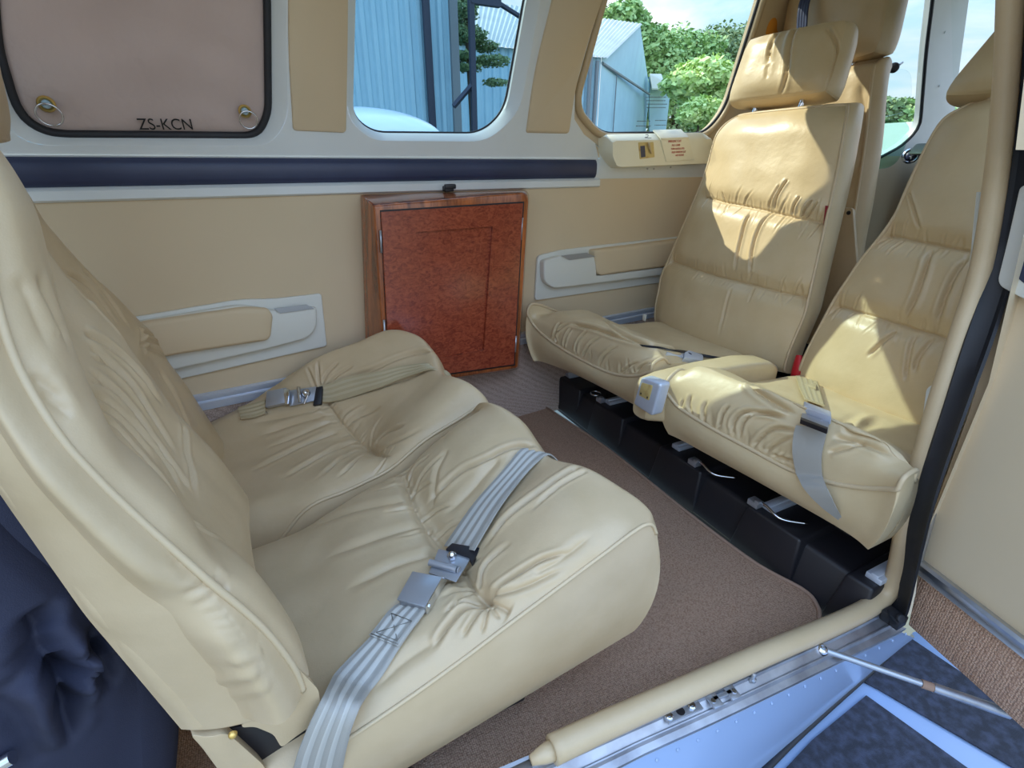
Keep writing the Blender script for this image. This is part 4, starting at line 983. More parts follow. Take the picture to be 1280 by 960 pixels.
# ================================================================== BELTS
def ribbon(name, Lp, Rp, m, parent, th=.0016, n=60, ribs=True):
    A = resample(Lp, n); B = resample(Rp, n)
    for _ in range(3):
        A[1:-1] = .25 * A[:-2] + .5 * A[1:-1] + .25 * A[2:]; B[1:-1] = .25 * B[:-2] + .5 * B[1:-1] + .25 * B[2:]
    T = np.gradient((A + B) / 2, axis=0); W = B - A; N = np.cross(T, W); N /= np.linalg.norm(N, axis=1)[:, None] + 1e-9
    if ((EYE - A) * N)[:12].sum() < 0: N = -N
    us = np.linspace(0, 1, 17); prof = np.array([.0 if u in (0, 1) else (.0011 if (int(k / 2) % 2) else -.0002) for k, u in enumerate(us)]) * (1 if ribs else 0)
    F = np.array([[A[i] + W[i] * u + N[i] * (th + prof[k]) for k, u in enumerate(us)] for i in range(n)])
    Bk = np.array([[A[i] + W[i] * u for u in us[::-1]] for i in range(n)])
    loops = [np.concatenate([F[i], Bk[i]]) for i in range(n)]
    mb = MB(); mb.loft(loops); o = mb.build(name, m, parent, 70)
    lt = {M['belt'].name: M['belt_light'], M['belttan'].name: M['belttan_light']}.get(m.name)
    if ribs and lt:
        o.data.materials.append(lt); nn = 34
        for i in range((n - 1) * nn):
            k = i % nn
            if k < 16 and int(k / 2) % 2 and k not in (14, 15): o.data.polygons[i].material_index = 1
    return o
def frame_on(S, p1, p2):
    a = S.pts([p1, p2], 5)[[0, -1]]; ax = a[1] - a[0]; ax /= np.linalg.norm(ax)
    ij = S.pick((p1[0] + p2[0]) / 2, (p1[1] + p2[1]) / 2)
    n = sum(S.N[S.pick(p1[0] + (p2[0] - p1[0]) * t, p1[1] + (p2[1] - p1[1]) * t)] for t in np.linspace(0, 1, 9)); n = n - ax * (n @ ax); n /= np.linalg.norm(n)
    return S.P[ij], ax, np.cross(n, ax), n
def arcpts(S, L, off, sm=10):
    return S.pts(L, 5, sm, off)
S = SRN
b1 = thing('seat_belt', S.P[S.pick(520, 735)], 'grey seat belt lying fastened across the rear seat nearest the door', 'seat belt', 'seat belts of the cabin')
o_, ba, bw, bn = frame_on(S, (505, 770), (585, 692))
BH = 0.
def bp(px, h): return onP(px[0], px[1], bn, bn @ o_ + h + BH)
# lower webbing: from the buckle down over the cushion's side to the floor frame
Lp = list(S.pts([(500, 757), (467, 800), (440, 826), (420, 848)], 5, 4, .007)) + [oY(402, 873, .390), oY(386, 905, .383), oY(372, 940, .385), oY(360, 985, .40)]
Rp = list(S.pts([(535, 768), (502, 810), (482, 840), (465, 864)], 5, 4, .006)) + [oY(450, 884, .386), oY(440, 905, .381), oY(432, 938, .385), oY(424, 985, .40)]
ribbon('webbing', Lp, Rp, M['belt'], b1)
Lp = S.pts([(503, 753), (485, 777), (467, 799)], 5, 4, .0095); Rp = S.pts([(537, 765), (519, 789), (501, 811)], 5, 4, .0085)
se = ribbon('stitched_end', Lp, Rp, M['belt'], b1, .002)
def bl(f, g, h=.0032):   # point on the stitched end
    i = f * (len(Lp) - 1); k = int(min(i, len(Lp) - 2)); t = i - k; j = f * (len(Rp) - 1); kk = int(min(j, len(Rp) - 2)); tt = j - kk
    A = Lp[k] + (Lp[k + 1] - Lp[k]) * t; B = Rp[kk] + (Rp[kk + 1] - Rp[kk]) * tt
    return A + (B - A) * g + bn * h
mb = MB()
for path in ([(.42, .15), (.42, .88), (.92, .88), (.92, .15), (.42, .15)], [(.42, .15), (.92, .88)], [(.42, .88), (.92, .15)], [(.98, .04), (.98, .96)]):
    mb.tube([bl(*q) for q in path], .0006, 5)
mb.build('stitching', M['stitch'], se, 179)
# upper webbing: over the front roll and down
Lp = list(S.pts([(560, 684), (600, 625), (632, 585), (655, 556)], 5, 8, .007)) + [np.array((.392, .635, .300)), np.array((.385, .63, .20)), np.array((.33, .62, .13))]
Rp = list(S.pts([(597, 692), (628, 640), (660, 597), (687, 568)], 5, 8, .007)) + [np.array((.397, .585, .300)), np.array((.39, .58, .20)), np.array((.33, .575, .13))]
ribbon('webbing', Lp, Rp, M['belt'], b1)
H1 = .020
T4 = [bp(p, H1) for p in [(515.6, 713.8), (553.8, 721), (532.5, 758.8), (496, 748.8)]]
# lid (bent sheet) over a body
mb = MB(); mb.prism([t for t in T4], -bn * .0025); bk_ = mb.build('buckle_lid', M['satin'], b1, 30, .0008)
cc = sum(T4) / 4
mb = MB(); t3 = [cc + (t - cc) * .93 - bn * .004 for t in T4]; mb.prism(t3, -bn * .0125); mb.build('buckle_body', M['alurough'], b1, 30, .001)
mb = MB(); sd_ = [T4[1], T4[2], T4[2] - bn * .013, T4[1] - bn * .013 + ba * .006]; mb.prism(sd_, -bw * .0015 if 0 else (T4[0] - T4[1]) * .03); mb.disc(T4[2] * .85 + T4[1] * .15 - bn * .007, (T4[1] - T4[0]), .003, .0015, 12); mb.build('buckle_side', M['chrome'], bk_, 30)
H2 = .011
mb = MB(); mb.prism([bp(p, H2) for p in [(548, 686), (590, 695), (570, 727), (536, 716)]], -bn * .002); tg_ = mb.build('tongue', M['satin'], b1, 30, .0006)
mb = MB(); mb.tube([bp((537, 703), .015), bp((571, 712), .015)], .0048, 14); mb.disc(bp((573, 712), .015), bp((580, 714), .015) - bp((570, 711), .015), .0048, .002, 14); mb.build('roller', M['satin'], tg_, 40)
mb = MB(); mb.disc(bp((565, 695), H2), bn, .007, .003, 18, .001); mb.lathe(bp((565, 695), H2 + .003), bn, [(.0055, 0), (.0055, .003), (.004, .006), (.001, .008)], 16); mb.build('bolt', M['chrome'], tg_, 50)
mb = MB(); mb.prism([bp(p, .014) for p in [(557, 686), (565, 678.5), (600, 684.5), (590, 703), (586, 696)]], -bn * .009); mb.build('clip', M['black'], tg_, 30, .001)
# ---- far rear belt
S = SFC
b2 = thing('seat_belt', S.P[S.pick(370, 498)], 'tan seat belt with a square metal buckle on the rear seat by the far wall', 'seat belt', 'seat belts of the cabin')
o_, ba, bw, bn = frame_on(S, (340, 505), (398, 493))
Lp = S.pts([(300, 512), (318, 506), (334, 500)], 4, 3, .006); Rp = S.pts([(303, 526), (318, 524), (334, 518)], 4, 3, .005)
ribbon('webbing', Lp, Rp, M['belttan'], b2, .002)
Lp = list(S.pts([(400, 484), (430, 474), (465, 467), (502, 459), (535, 456)], 4, 6, .008)) + [np.array((.345, 1.05, .33)), np.array((.35, 1.05, .22))]
Rp = list(S.pts([(403, 505), (432, 497), (466, 487), (505, 472), (545, 463)], 4, 6, .006)) + [np.array((.345, 1.01, .32)), np.array((.35, 1.01, .22))]
ribbon('webbing', Lp, Rp, M['belttan'], b2, .0018)
T4 = [bp(p, .020) for p in [(333, 489), (357, 484), (359, 503), (331, 509)]]
mb = MB(); mb.prism(T4, -bn * .016); mb.build('buckle_body', M['satin'], b2, 30, .002)
mb = MB(); mb.prism([bp(p, .0205) for p in [(354, 485), (362, 486.5), (360, 505), (356, 505)]], -bn * .006); mb.build('buckle_lip', M['chrome'], b2, 30, .001)
mb = MB(); mb.disc(bp((333, 516), .006), -bw + bn * .5, .004, .002, 12); mb.build('rivet', M['chrome'], b2, 40)
mb = MB(); mb.prism([bp(p, .010) for p in [(362, 488), (395, 483), (397, 500), (362, 508)]], -bn * .002); tg_ = mb.build('tongue', M['satin'], b2, 30, .0006)
mb = MB(); mb.lathe(bp((383, 492), .010), bn, [(.011, 0), (.011, .003), (.008, .006), (.005, .012), (.001, .014)], 18); mb.build('bolt', M['chrome'], tg_, 50)
mb = MB(); mb.tube([bp((373, 484), .014), bp((375, 503), .014)], .0045, 12); mb.tube([bp((385, 494), .016), bp((380, 505), .012)], .002, 8); mb.build('roller', M['chrome'], tg_, 50)
mb = MB(); mb.prism([bp(p, .013) for p in [(395, 484), (403, 482.5), (401, 505), (391, 507)]], -bn * .010); mb.build('clip', M['black'], tg_, 30, .001)
# ---- belt of the forward seat by the door
S = SFR
b3 = thing('seat_belt', S.P[S.pick(1018, 520)], 'tan and grey seat belt hanging over the front of the forward seat beside the door', 'seat belt', 'seat belts of the cabin')
o_, ba, bw, bn = frame_on(S, (1008, 485), (1018, 525)); BH = .012
Lp = S.pts([(994, 474), (998, 488), (1004, 503)], 3, 3, .007); Rp = S.pts([(1021, 481), (1026, 497), (1030, 512)], 3, 3, .006)
ribbon('webbing', Lp, Rp, M['belttan'], b3, .003)
mb = MB(); mb.prism([bp(p, .014) for p in [(996, 472.5), (1008, 470), (1021, 479), (1020, 484), (1003, 479)]], -bn * .006); mb.build('stitched_end', M['belttan'], b3, 40, .001)
Lp = list(S.pts([(996, 533), (994, 552), (994, 570), (999, 592)], 3, 5, .008)); Rp = list(S.pts([(1036, 538), (1032, 560), (1030, 577), (1032, 596)], 3, 5, .008))
xl = Lp[-1][0]
Lp += [oX(1003, 608, xl - .022), oX(1015, 622, xl - .020), oX(1030, 636, xl - .008), oX(1049, 650, xl + .02)]
Rp += [oX(1034, 610, xl - .020), oX(1040, 622, xl - .018), oX(1046, 635, xl - .006), oX(1053, 648, xl + .02)]
ribbon('webbing', Lp, Rp, M['belt'], b3, ribs=False)
mb = MB(); mb.prism([bp(p, .022) for p in [(1005, 501), (1039, 514), (1039.5, 521.5), (1005, 509)]], -bn * .014); mb.build('buckle_lid', M['bluealu'], b3, 30, .002)
mb = MB(); mb.prism([bp(p, .012) for p in [(1004, 508), (1038, 521), (1035, 537), (1001, 523)]], -bn * .006); bb = mb.build('buckle_body', M['satin'], b3, 30, .001)
mb = MB(); mb.prism([bp(p, .013) for p in [(1001, 521), (1035, 534), (1034.5, 537), (1000.5, 524)]], -bn * .008); mb.build('clip', M['black'], bb, 30, .0008)
for p in ((1018.5, 519), (1026.5, 524.5)):
    mb = MB(); mb.disc(bp(p, .012), bn, .0022, .0012, 10); mb.build('rivet', M['chrome'], bb, 40)
# ---- belt of the far forward seat: only the buckle and a sliver of strap show behind the front roll
S = SFL
b4 = thing('seat_belt', S.P[S.pick(865, 440)], 'narrow dark strap with a small metal buckle on the forward seat by the far wall', 'seat belt', 'seat belts of the cabin')
o_, ba, bw, bn = frame_on(S, (835, 436), (880, 447)); BH = 0.
Lp = S.pts([(800, 432), (835, 437), (880, 446), (915, 451)], 4, 4, .006); Rp = S.pts([(803, 434), (837, 439), (880, 448), (913, 452.5)], 4, 4, .004)
ribbon('webbing', Lp, Rp, M['rubber'], b4, .001)
mb = MB(); mb.prism([bp(p, .020) for p in [(856, 440.5), (861, 437.5), (879.5, 443.5), (879, 451), (856, 447)]], -bn * .014); bb = mb.build('buckle', M['bluealu'], b4, 30, .0015)
mb = MB(); mb.disc(bp((862.5, 442), .020), bn, .005, .001, 14); mb.build('emblem', M['navy'], bb, 40)
mb = MB(); mb.prism([bp(p, .016) for p in [(833, 437), (842, 437), (855, 442), (854, 446), (834, 441)]], -bn * .008); mb.build('tongue', M['bluealu'], b4, 30, .001)
# red buckle between the forward seats
rb_ = thing('belt_socket', oX(996, 470, 1.19), 'red belt socket sticking up between the forward seats', 'belt socket')
mb = MB(); P = oX(999, 444, 1.20); Q = oX(996, 464, 1.19); mb.tube([P, P * .6 + Q * .4, Q, Q + np.array([0, 0, -.03])], [.008, .011, .014, .012], 10, ref=(1, 0, 0), flat=.6); mb.build('housing', M['red'], rb_, 60)
mb = MB(); mb.tube([Q + np.array([0, 0, -.02]), Q + np.array([.0, 0, -.12])], .009, 8); mb.build('stalk', M['black'], rb_, 60)
# white tab by the wall behind the far forward cushion
wt = MB(); q = oX(805.5, 397, 1.12); wt.box(q, np.eye(3), (.006, .014, .022)); tag(wt.build('belt_tab', M['white2'], None, 30, .002), 'small white belt tab behind the far forward seat cushion, against the wall', 'belt tab')
# ================================================================== DOORWAY
cl = [(640, 962, .328), (690, 938, .325), (760, 905, .322), (850, 865, .316), (950, 820, .311), (1040, 782, .306), (1085, 760, .303), (1108, 742, .302), (1121, 715, .302), (1130, 665, .304), (1145, 600, .312), (1172, 505, .326), (1198, 424, .337), (1226, 337, .348), (1244, 230, .365), (1256, 120, .38), (1263, 0, .392), (1266, -120, .40)]
path = crv([oY(*p) for p in cl[1:]], 90)
mb = MB(); rad = np.interp(np.linspace(0, 1, 90), [0, .3, .45, .5, 1], [.0175, .016, .0155, .0135, .013]); 
mb.tube(path, list(rad), 12); bol = structure(mb.build('trim_11', M['leather'], None, 179))
# torn end of the edging and the bare channel aft of it
mb = MB(); e0 = path[0]; d0 = (path[0] - path[2]); d0 /= np.linalg.norm(d0)
mb.tube([e0 - d0 * .002, e0 + d0 * .012, e0 + d0 * .03], [.013, .011, .006], 9); structure(mb.build('trim_12', M['leather'], None, 179))
mb = MB(); mb.tube([e0 + d0 * .03 + np.array([0, 0, -.008]), e0 + d0 * .5 + np.array([0, 0, -.008])], .006, 8); structure(mb.build('trim_13', M['alurough'], None, 179))
# aluminium sill: stepped channel under the edging
up_ = [oZ(*p, .055) for p in [(690, 956), (780, 916), (880, 872), (980, 827), (1060, 790), (1105, 766)]]
lo_ = [oZ(*p, .030) for p in [(700, 996), (800, 946), (890, 905), (980, 862), (1070, 818), (1132, 787)]]
dA = (up_[0] - up_[2]); up_ = [up_[0] + dA * 3] + up_; dB = (lo_[0] - lo_[2]); lo_ = [lo_[0] + dB * 3] + lo_
U = resample(crv(up_, 40), 40); Lw = resample(crv(lo_, 40), 40)
P = []
for i in range(40):
    a, b = U[i], Lw[i]; v = b - a
    P.append([a + np.array([0, .02, .004]), a, a + v * .06 + np.array([0, 0, -.003]), a + v * .52 + np.array([0, 0, .0]), a + v * .55 + np.array([0, 0, .004]), a + v * .62 + np.array([0, 0, .005]), a + v * .66 + np.array([0, 0, -.002]), b + np.array([0, 0, .003]), b, b + np.array([0, .004, -.012])])
mb = MB(); mb.grid(np.array(P)); sil = structure(mb.build('door_sill', M['alurough'], None, 30))
def onsill(x, y, h=.002): return oZ(x, y, .050) + np.array([0, 0, h])
sx = np.array([1, -.09, 0]); sx /= np.linalg.norm(sx); sy = np.array([.09, 1, 0]); sy /= np.linalg.norm(sy)
lt = thing('striker_plate', onsill(852, 890), 'steel latch plate with two bolts and a dark hole on the door sill', 'latch plate')
mb = MB(); mb.box(onsill(852, 889, .0025), [sx, sy, (0, 0, 1)], (.062, .020, .003)); mb.build('plate', M['satin'], lt, 30, .0006)
for p in ((835.5, 898), (864, 885)):
    mb = MB(); mb.disc(onsill(*p, .004), (0, 0, 1), .0062, .0045, 18, .0015); mb.disc(onsill(*p, .0083), (0, 0, 1), .003, .0005, 6); mb.build('bolt', M['chrome'], lt, 30)
mb = MB(); mb.disc(onsill(850, 891, .0036), (0, 0, 1), .0065, .0008, 20); mb.build('hole', M['black'], lt, 30)
l2 = thing('latch_bracket', onsill(905, 873), 'small notched steel bracket on the door sill', 'bracket')
mb = MB(); mb.box(onsill(893, 878, .003), [sx, sy, (0, 0, 1)], (.017, .020, .004)); mb.box(onsill(915, 868, .003), [sx, sy, (0, 0, 1)], (.017, .020, .004)); mb.box(onsill(902.5, 871, .003), [sx, sy, (0, 0, 1)], (.034, .006, .004)); mb.build('plate', M['satin'], l2, 30, .0006)
for p in ((891, 879), (917, 867)):
    mb = MB(); mb.disc(onsill(*p, .005), (0, 0, 1), .0035, .0015, 12); mb.build('screw', M['chrome'], l2, 30)
pn = MB(); pn.lathe(onsill(940, 850, .0), (0, 0, 1), [(.006, 0), (.006, .004), (.0035, .005), (.0035, .014), (.002, .016)], 16); tag(pn.build('sill_pin', M['satin'], None, 40), 'short steel pin standing on the door sill ahead of the latch bracket', 'pin')
# black door jamb
jl = [(1103, 770, .292), (1116, 752, .290), (1128, 716, .290), (1136, 665, .292), (1152, 600, .300), (1181, 505, .314), (1207, 424, .325), (1236, 337, .338), (1256, 240, .355), (1269, 130, .372), (1276, 0, .386), (1279, -120, .396)]
jr = [(1112, 781, .262), (1132, 775, .258), (1147, 720, .256), (1160, 665, .258), (1179, 600, .268), (1213, 505, .282), (1243, 424, .295), (1270, 337, .31), (1290, 240, .325), (1305, 130, .342), (1312, 0, .356), (1316, -120, .366)]
A = resample(crv([oY(*p) for p in jl], 60), 60); B = resample(crv([oY(*p) for p in jr], 60), 60)
G = np.array([[a + np.array([.012, .012, 0]), a, a * .75 + b * .25 + np.array([.006, 0, 0]), a * .35 + b * .65 + np.array([.006, 0, 0]), a * .1 + b * .9 + np.array([-.003, 0, 0]), b, b + np.array([.03, .02, 0])] for a, b in zip(A, B)])
mb = MB(); mb.grid(G); structure(mb.build('door_jamb', M['rubber'], None, 40))
mb = MB(); q = oY(1117, 772, .272); mb.box(q, np.eye(3), (.026, .03, .02)); mb.disc(q + np.array([-.006, -.01, .012]), (-.5, -1, .6), .008, .006, 16, .002); structure(mb.build('trim_14', M['rubber'], None, 40, .002))
# outer skin below the sill, with rivets
sk_lo = [oZ(*p, -.16) for p in [(938, 972), (1005, 914), (1048, 876), (1078, 850), (1110, 822), (1140, 792)]]
dC_ = sk_lo[0] - sk_lo[2]; sk_lo = [sk_lo[0] + dC_ * 3] + sk_lo
Lo2 = resample(crv(sk_lo, 40), 40); Top2 = resample(crv([p + np.array([0, .003, -.010]) for p in lo_], 40), 40)
P = [[t * (1 - f) + l * f + np.array([0, -.012 * math.sin(f * math.pi), 0]) for f in np.linspace(0, 1, 8)] for t, l in zip(Top2, Lo2)]
mb = MB(); mb.grid(np.array(P)); P_ = np.array(P)
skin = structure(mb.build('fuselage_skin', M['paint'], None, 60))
mb = MB()
for i in range(2, 40, 1):
    q = P_[i, 1] * .6 + P_[i, 0] * .4
    mb.lathe(q + np.array([0, -.001, .0005]), (0, -.8, .5), [(.0028, 0), (.0022, .0008), (.0005, .0011)], 8)
mb.build('rivets', M['paint'], skin, 60)
# ---- wing root with its walkway
ZW = -.165
def wz(x, y, d=0.): return oZ(x, y, ZW + d)
wing = thing('wing_root', wz(1100, 930), 'white wing root with black non-slip walkway panels outside the door sill', 'wing')
mb = MB(); c_ = [wz(*p, -.006) for p in [(880, 1030), (1000, 916), (1077, 848), (1142, 790)]]
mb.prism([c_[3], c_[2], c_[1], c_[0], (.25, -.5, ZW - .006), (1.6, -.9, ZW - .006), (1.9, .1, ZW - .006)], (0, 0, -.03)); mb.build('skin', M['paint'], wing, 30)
pts = [wz(*p, -.0015) for p in [(1083, 869), (1015, 925), (940, 1005), (930, 1100), (1330, 1100), (1210, 960)]]
mb = MB(); mb.prism(pts, (0, 0, -.003)); mb.build('walkway', M['walk'], wing, 30)
pts = [wz(*p, -.0012) for p in [(1132, 793), (1092, 832), (1076, 850), (1098, 861), (1260, 955), (1420, 1050), (1420, 880), (1290, 900)]]
mb = MB(); mb.prism(pts, (0, 0, -.003)); mb.build('walkway', M['walk'], wing, 30)
fl0 = [wz(*p, .004) for p in [(1132, 790), (1090, 830), (1074, 852), (1100, 862), (1125, 842), (1160, 808)]]
mb = MB(); mb.tube(crv([wz(1112, 816, .004), wz(1098, 830, .003), wz(1076, 850, .002), wz(1040, 882, .002), wz(990, 928, .002), wz(930, 990, .002)], 40), .006, 8); mb.build('root_fairing', M['rubber'], wing, 179)
# ---- open door
DD = np.array([-.27, -1, 0]); DD /= np.linalg.norm(DD); DN = np.array([-DD[1], DD[0], 0]) * -1    # door plane
DN = np.array([-1, .27, 0]); DN /= np.linalg.norm(DN)
DH = oY(1133, 780, .262)
def dp(x, y, o=0.): return onP(x, y, DN, DN @ DH + o)
door_o = thing('cabin_door', DH, 'open cabin door with tan inner panel, metal strip and brown carpeted foot', 'door')
base = [dp(*p) for p in [(1140, 782), (1147, 720), (1166, 640), (1210, 520), (1248, 400), (1275, 310), (1292, 220), (1310, 60), (1330, -150), (1800, -700), (1800, 900), (1480, 1085)]]
# slab
mb = MB(); mb.prism(base, -DN * .035); mb.build('shell', M['wallvinyl'], door_o, 30, 0)
pc = [dp(*p, .006) for p in [(1135, 781), (1150, 714), (1280, 812), (1480, 965), (1480, 1088), (1280, 912)]]
mb = MB(); mb.prism(pc, -DN * .006); mb.build('carpet_panel', M['carpet3'], door_o, 30, .002)
a0, a1, b0, b1_ = dp(1152, 700, .004), dp(1480, 962 - 12, .004), dp(1148, 716, .004), dp(1480, 978, .004)
mb = MB(); n = 2
secs = []
for s0, s1 in ((a0, b0), (a1, b1_)):
    v = s1 - s0; secs.append([s0 - DN * .004, s0 + DN * .004, s0 + v * .15 + DN * .009, s0 + v * .32 + DN * .004, s0 + v * .7 + DN * .003, s0 + v * .85 + DN * .010, s1 + DN * .004, s1 - DN * .004])
mb.loft(secs); mb.build('metal_strip', M['alu'], door_o, 30)
fr0 = rloop([dp(*p, .004) for p in [(1254, 355), (1268, 300), (1284, 230), (1420, 250), (1420, 420), (1285, 372)]], [.012, .02, .01, .01, .01, .01])
mb = MB(); mb.prism(fr0, DN * .012); hf = mb.build('handle_bezel', M['white2'], door_o, 40, .004, 3)
in0 = rloop([dp(*p, .017) for p in [(1269, 348), (1277, 305), (1296, 270), (1400, 280), (1400, 390), (1290, 360)]], .02)
mb = MB(); mb.prism(in0, -DN * .004); mb.build('handle_recess', M['navy'], hf, 40, .001)
mb = MB(); mb.prism([dp(*p, .002) for p in [(1159, 660), (1168, 636), (1172, 642), (1153, 706), (1149, 706)]], DN * .006); mb.build('edge_clip', M['alu'], door_o, 30, .001)
# ---- door stay rod
r0 = oZ(1026, 811, .048); r1 = dp(1238, 884, .004); r1 = r0 + (r1 - r0) * 1.10
rod = thing('door_stay', r0, 'grey door stay rod running from the sill to the open door', 'door stay')
tt = .58; mid = r0 * (1 - tt) + r1 * tt
mb = MB(); mb.tube([r0, mid], .0052, 12); mb.build('rod', M['satin'], rod, 60)
mb = MB(); mb.tube([mid - (r1 - r0) * .02, mid + (r1 - r0) * .045], .0068, 12); mb.build('collar', M['carpetedge'], rod, 60)
mb = MB(); mb.tube([mid + (r1 - r0) * .04, r1], .0078, 12); mb.build('sleeve', M['alurough'], rod, 60)
mb = MB(); mb.lathe(r0 + np.array([0, 0, -.006]), (0, -.2, 1), [(.0085, 0), (.0095, .004), (.0095, .009), (.006, .013), (.004, .013), (.004, .006)], 18); mb.build('eye', M['chrome'], rod, 50)
# ================================================================== LUGGAGE AND SMALL COCKPIT ITEMS
bag = thing('cloth_bag', (-.34, .45, 0), 'dark navy cloth bag slumped behind the rear seat nearest the door', 'bag')
G = []
for t, (z, x0, x1, yb) in enumerate([(.0, -.52, -.25, .42), (.08, -.53, -.24, .405), (.16, -.53, -.222, .40), (.24, -.52, -.205, .405), (.32, -.50, -.192, .415), (.38, -.48, -.196, .42), (.44, -.46, -.215, .43), (.50, -.44, -.24, .44), (.58, -.42, -.27, .47)]):
    G.append([(x0 + (x1 - x0) * f, yb + .10 * abs(2 * f - 1) ** 3 * (1 if f < .5 else .5) , z) for f in np.linspace(0, 1, 9)])
S = Soft(G, 130, 110, (0, -1, 0)); S.prep()
for L, d, w in [([(60, 815), (75, 845), (80, 880), (88, 930)], .010, .007), ([(22, 845), (45, 870), (75, 905), (90, 930)], -.008, .008), ([(60, 815), (72, 828), (90, 836), (105, 828)], .009, .006), ([(98, 812), (101, 830), (95, 845)], -.010, .006),
                ([(118, 800), (124, 815), (120, 830)], .010, .005), ([(75, 850), (95, 856), (108, 855)], -.007, .006), ([(60, 780), (80, 800), (95, 810)], -.007, .010), ([(40, 760), (60, 820)], .008, .012), ([(110, 780), (130, 820), (140, 860)], .006, .008)]:
    S.crease(L, d * 1.6, w, .5, (.1, .2))
S.ripple(.006, 18, 44); S.apply()
def sk(B):
    o = B.copy(); o[:, 1] += .07; return o
S.build('body', M['navycloth'], bag, sk, .03, 8)
mb = MB(); q = S.pts([(10, 938), (2, 945)], 2, 0, .01); mb.tube([q[0], q[-1] + np.array([-.03, 0, -.01])], .006, 10); mb.build('buckle', M['chrome'], bag, 60)
# mirror-like knob on the storm window, tinted pane, air vent, strap, orange pouch
kn = thing('suction_knob', cp(1117, 85), 'round dark knob on a short stem at the pilot window', 'knob')
mb = MB(); c = cp(1117, 85, -.015); mb.disc(c, (-.75, -.6, .1), .017, .010, 22, .004); mb.build('cap', M['black'], kn, 50)
mb = MB(); mb.tube([cp(1124, 81, -.012), cp(1128, 78, .0)], .004, 8); mb.tube([c, cp(1108, 90, .0)], .003, 8); mb.build('stem', M['satin'], kn, 50)
sp2 = MB(); L = rloop([cp(*p, -.001) for p in [(1060, 88), (1130, 86), (1138, 92), (1139, 122), (1128, 141), (1105, 146), (1060, 146)]], [.01, .02, .02, .03, .03, .01, .01]); sp2.prism(L, -PO * .004)
st_ = sp2.build('storm_window', M['glass'], None, 30, .001); tag(st_, 'clear hinged storm window pane with rounded corner in the pilot window', 'window pane')
gv = MB(); L = rloop([cp(*p, -.045) for p in [(1040, 150), (1128, 149), (1137, 160), (1132, 180), (1120, 203), (1108, 210), (1040, 215)]], [.01, .02, .03, .03, .02, .02, .01]); gv.prism(L, -PO * .005)
tag(gv.build('tinted_visor', M['glass_green'], None, 30, .001), 'green tinted clear visor with rounded edge beside the pilot window', 'visor')
vt = thing('air_vent', cp(1138, 195, -.04), 'round chrome and blue air vent under the pilot window', 'air vent')
mb = MB(); c = cp(1138, 195, -.045); vn = np.array([-.8, -.6, .15]); mb.lathe(c, vn, [(.026, -.004), (.030, .0), (.030, .004), (.025, .008), (.021, .006), (.020, .0)], 28); mb.build('rim', M['chrome'], vt, 50)
mb = MB(); mb.lathe(c, vn, [(.020, .001), (.017, .008), (.011, .012), (.001, .013)], 24); bl_ = mb.build('ball', M['navy'], vt, 50)
mb = MB(); mb.tube([c + np.array([-.012, -.008, .008]), c + np.array([-.010, -.010, -.012])], .003, 8); mb.tube([c + np.array([-.004, -.018, .006]), c + np.array([-.012, -.004, -.004])], .0025, 8); mb.build('vane', M['chrome'], bl_, 50)
mb = MB(); mb.tube([c + np.array([.005, -.02, .025]), c + np.array([.025, -.035, .035])], .006, 8); mb.build('lever', M['black'], vt, 50)
bs = thing('shoulder_belt', oX(1002, 15, 1.62), 'dark shoulder strap hanging over the pilot seat headrest', 'strap')
Lp = crv([oX(1008, -40, 1.59), oX(1003, -8, 1.585), oX(998, 10, 1.575), oX(996, 38, 1.575), oX(996, 70, 1.575)], 30); Rp = crv([oX(1018, -40, 1.59), oX(1015, -8, 1.59), oX(1011, 10, 1.58), oX(1009, 38, 1.58), oX(1009, 70, 1.58)], 30)
ribbon('webbing', Lp, Rp, M['navy'], bs, .003)
og = Soft([[np.array(wl(x, y, -.06 - .03 * math.sin(math.pi * i / 4))) for i, x in enumerate((950, 957, 966, 976, 984))] for y in (8, 18, 27, 34, 42)], 24, 24, (0, -1, 0)); og.prep(); og.ripple(.004, 60, 3); og.apply()
def sk(B):
    o = B.copy(); o[:, 1] += .03; return o
tag(og.build('orange_pouch', M['orange'], None, sk, .005, 4), 'orange pouch tucked between the far forward headrest and the window', 'pouch')
sb = thing('shoulder_belt', oX(1216, 300, 1.0), 'light grey belt strap hanging beside the door post above the seat', 'strap')
Lp = crv([oX(1222, 240, .98), oX(1217, 290, .985), oX(1213, 335, .99)], 12); Rp = crv([oX(1232, 240, .98), oX(1226, 290, .985), oX(1219, 336, .99)], 12)
ribbon('webbing', Lp, Rp, M['white2'], sb, .003, 30)
sa = thing('side_armrest', oX(1163, 520, 1.0), 'pale grey armrest edge beside the door post and the forward seat', 'armrest')
mb = MB(); q = [oX(*p, .93) for p in [(1158, 486), (1166, 480), (1174, 486), (1172, 540), (1158, 600), (1142, 640), (1144, 590)]]; mb.prism(rloop(q, .006), (.25, 0, 0)); mb.build('pad', M['white2'], sa, 40, .004)
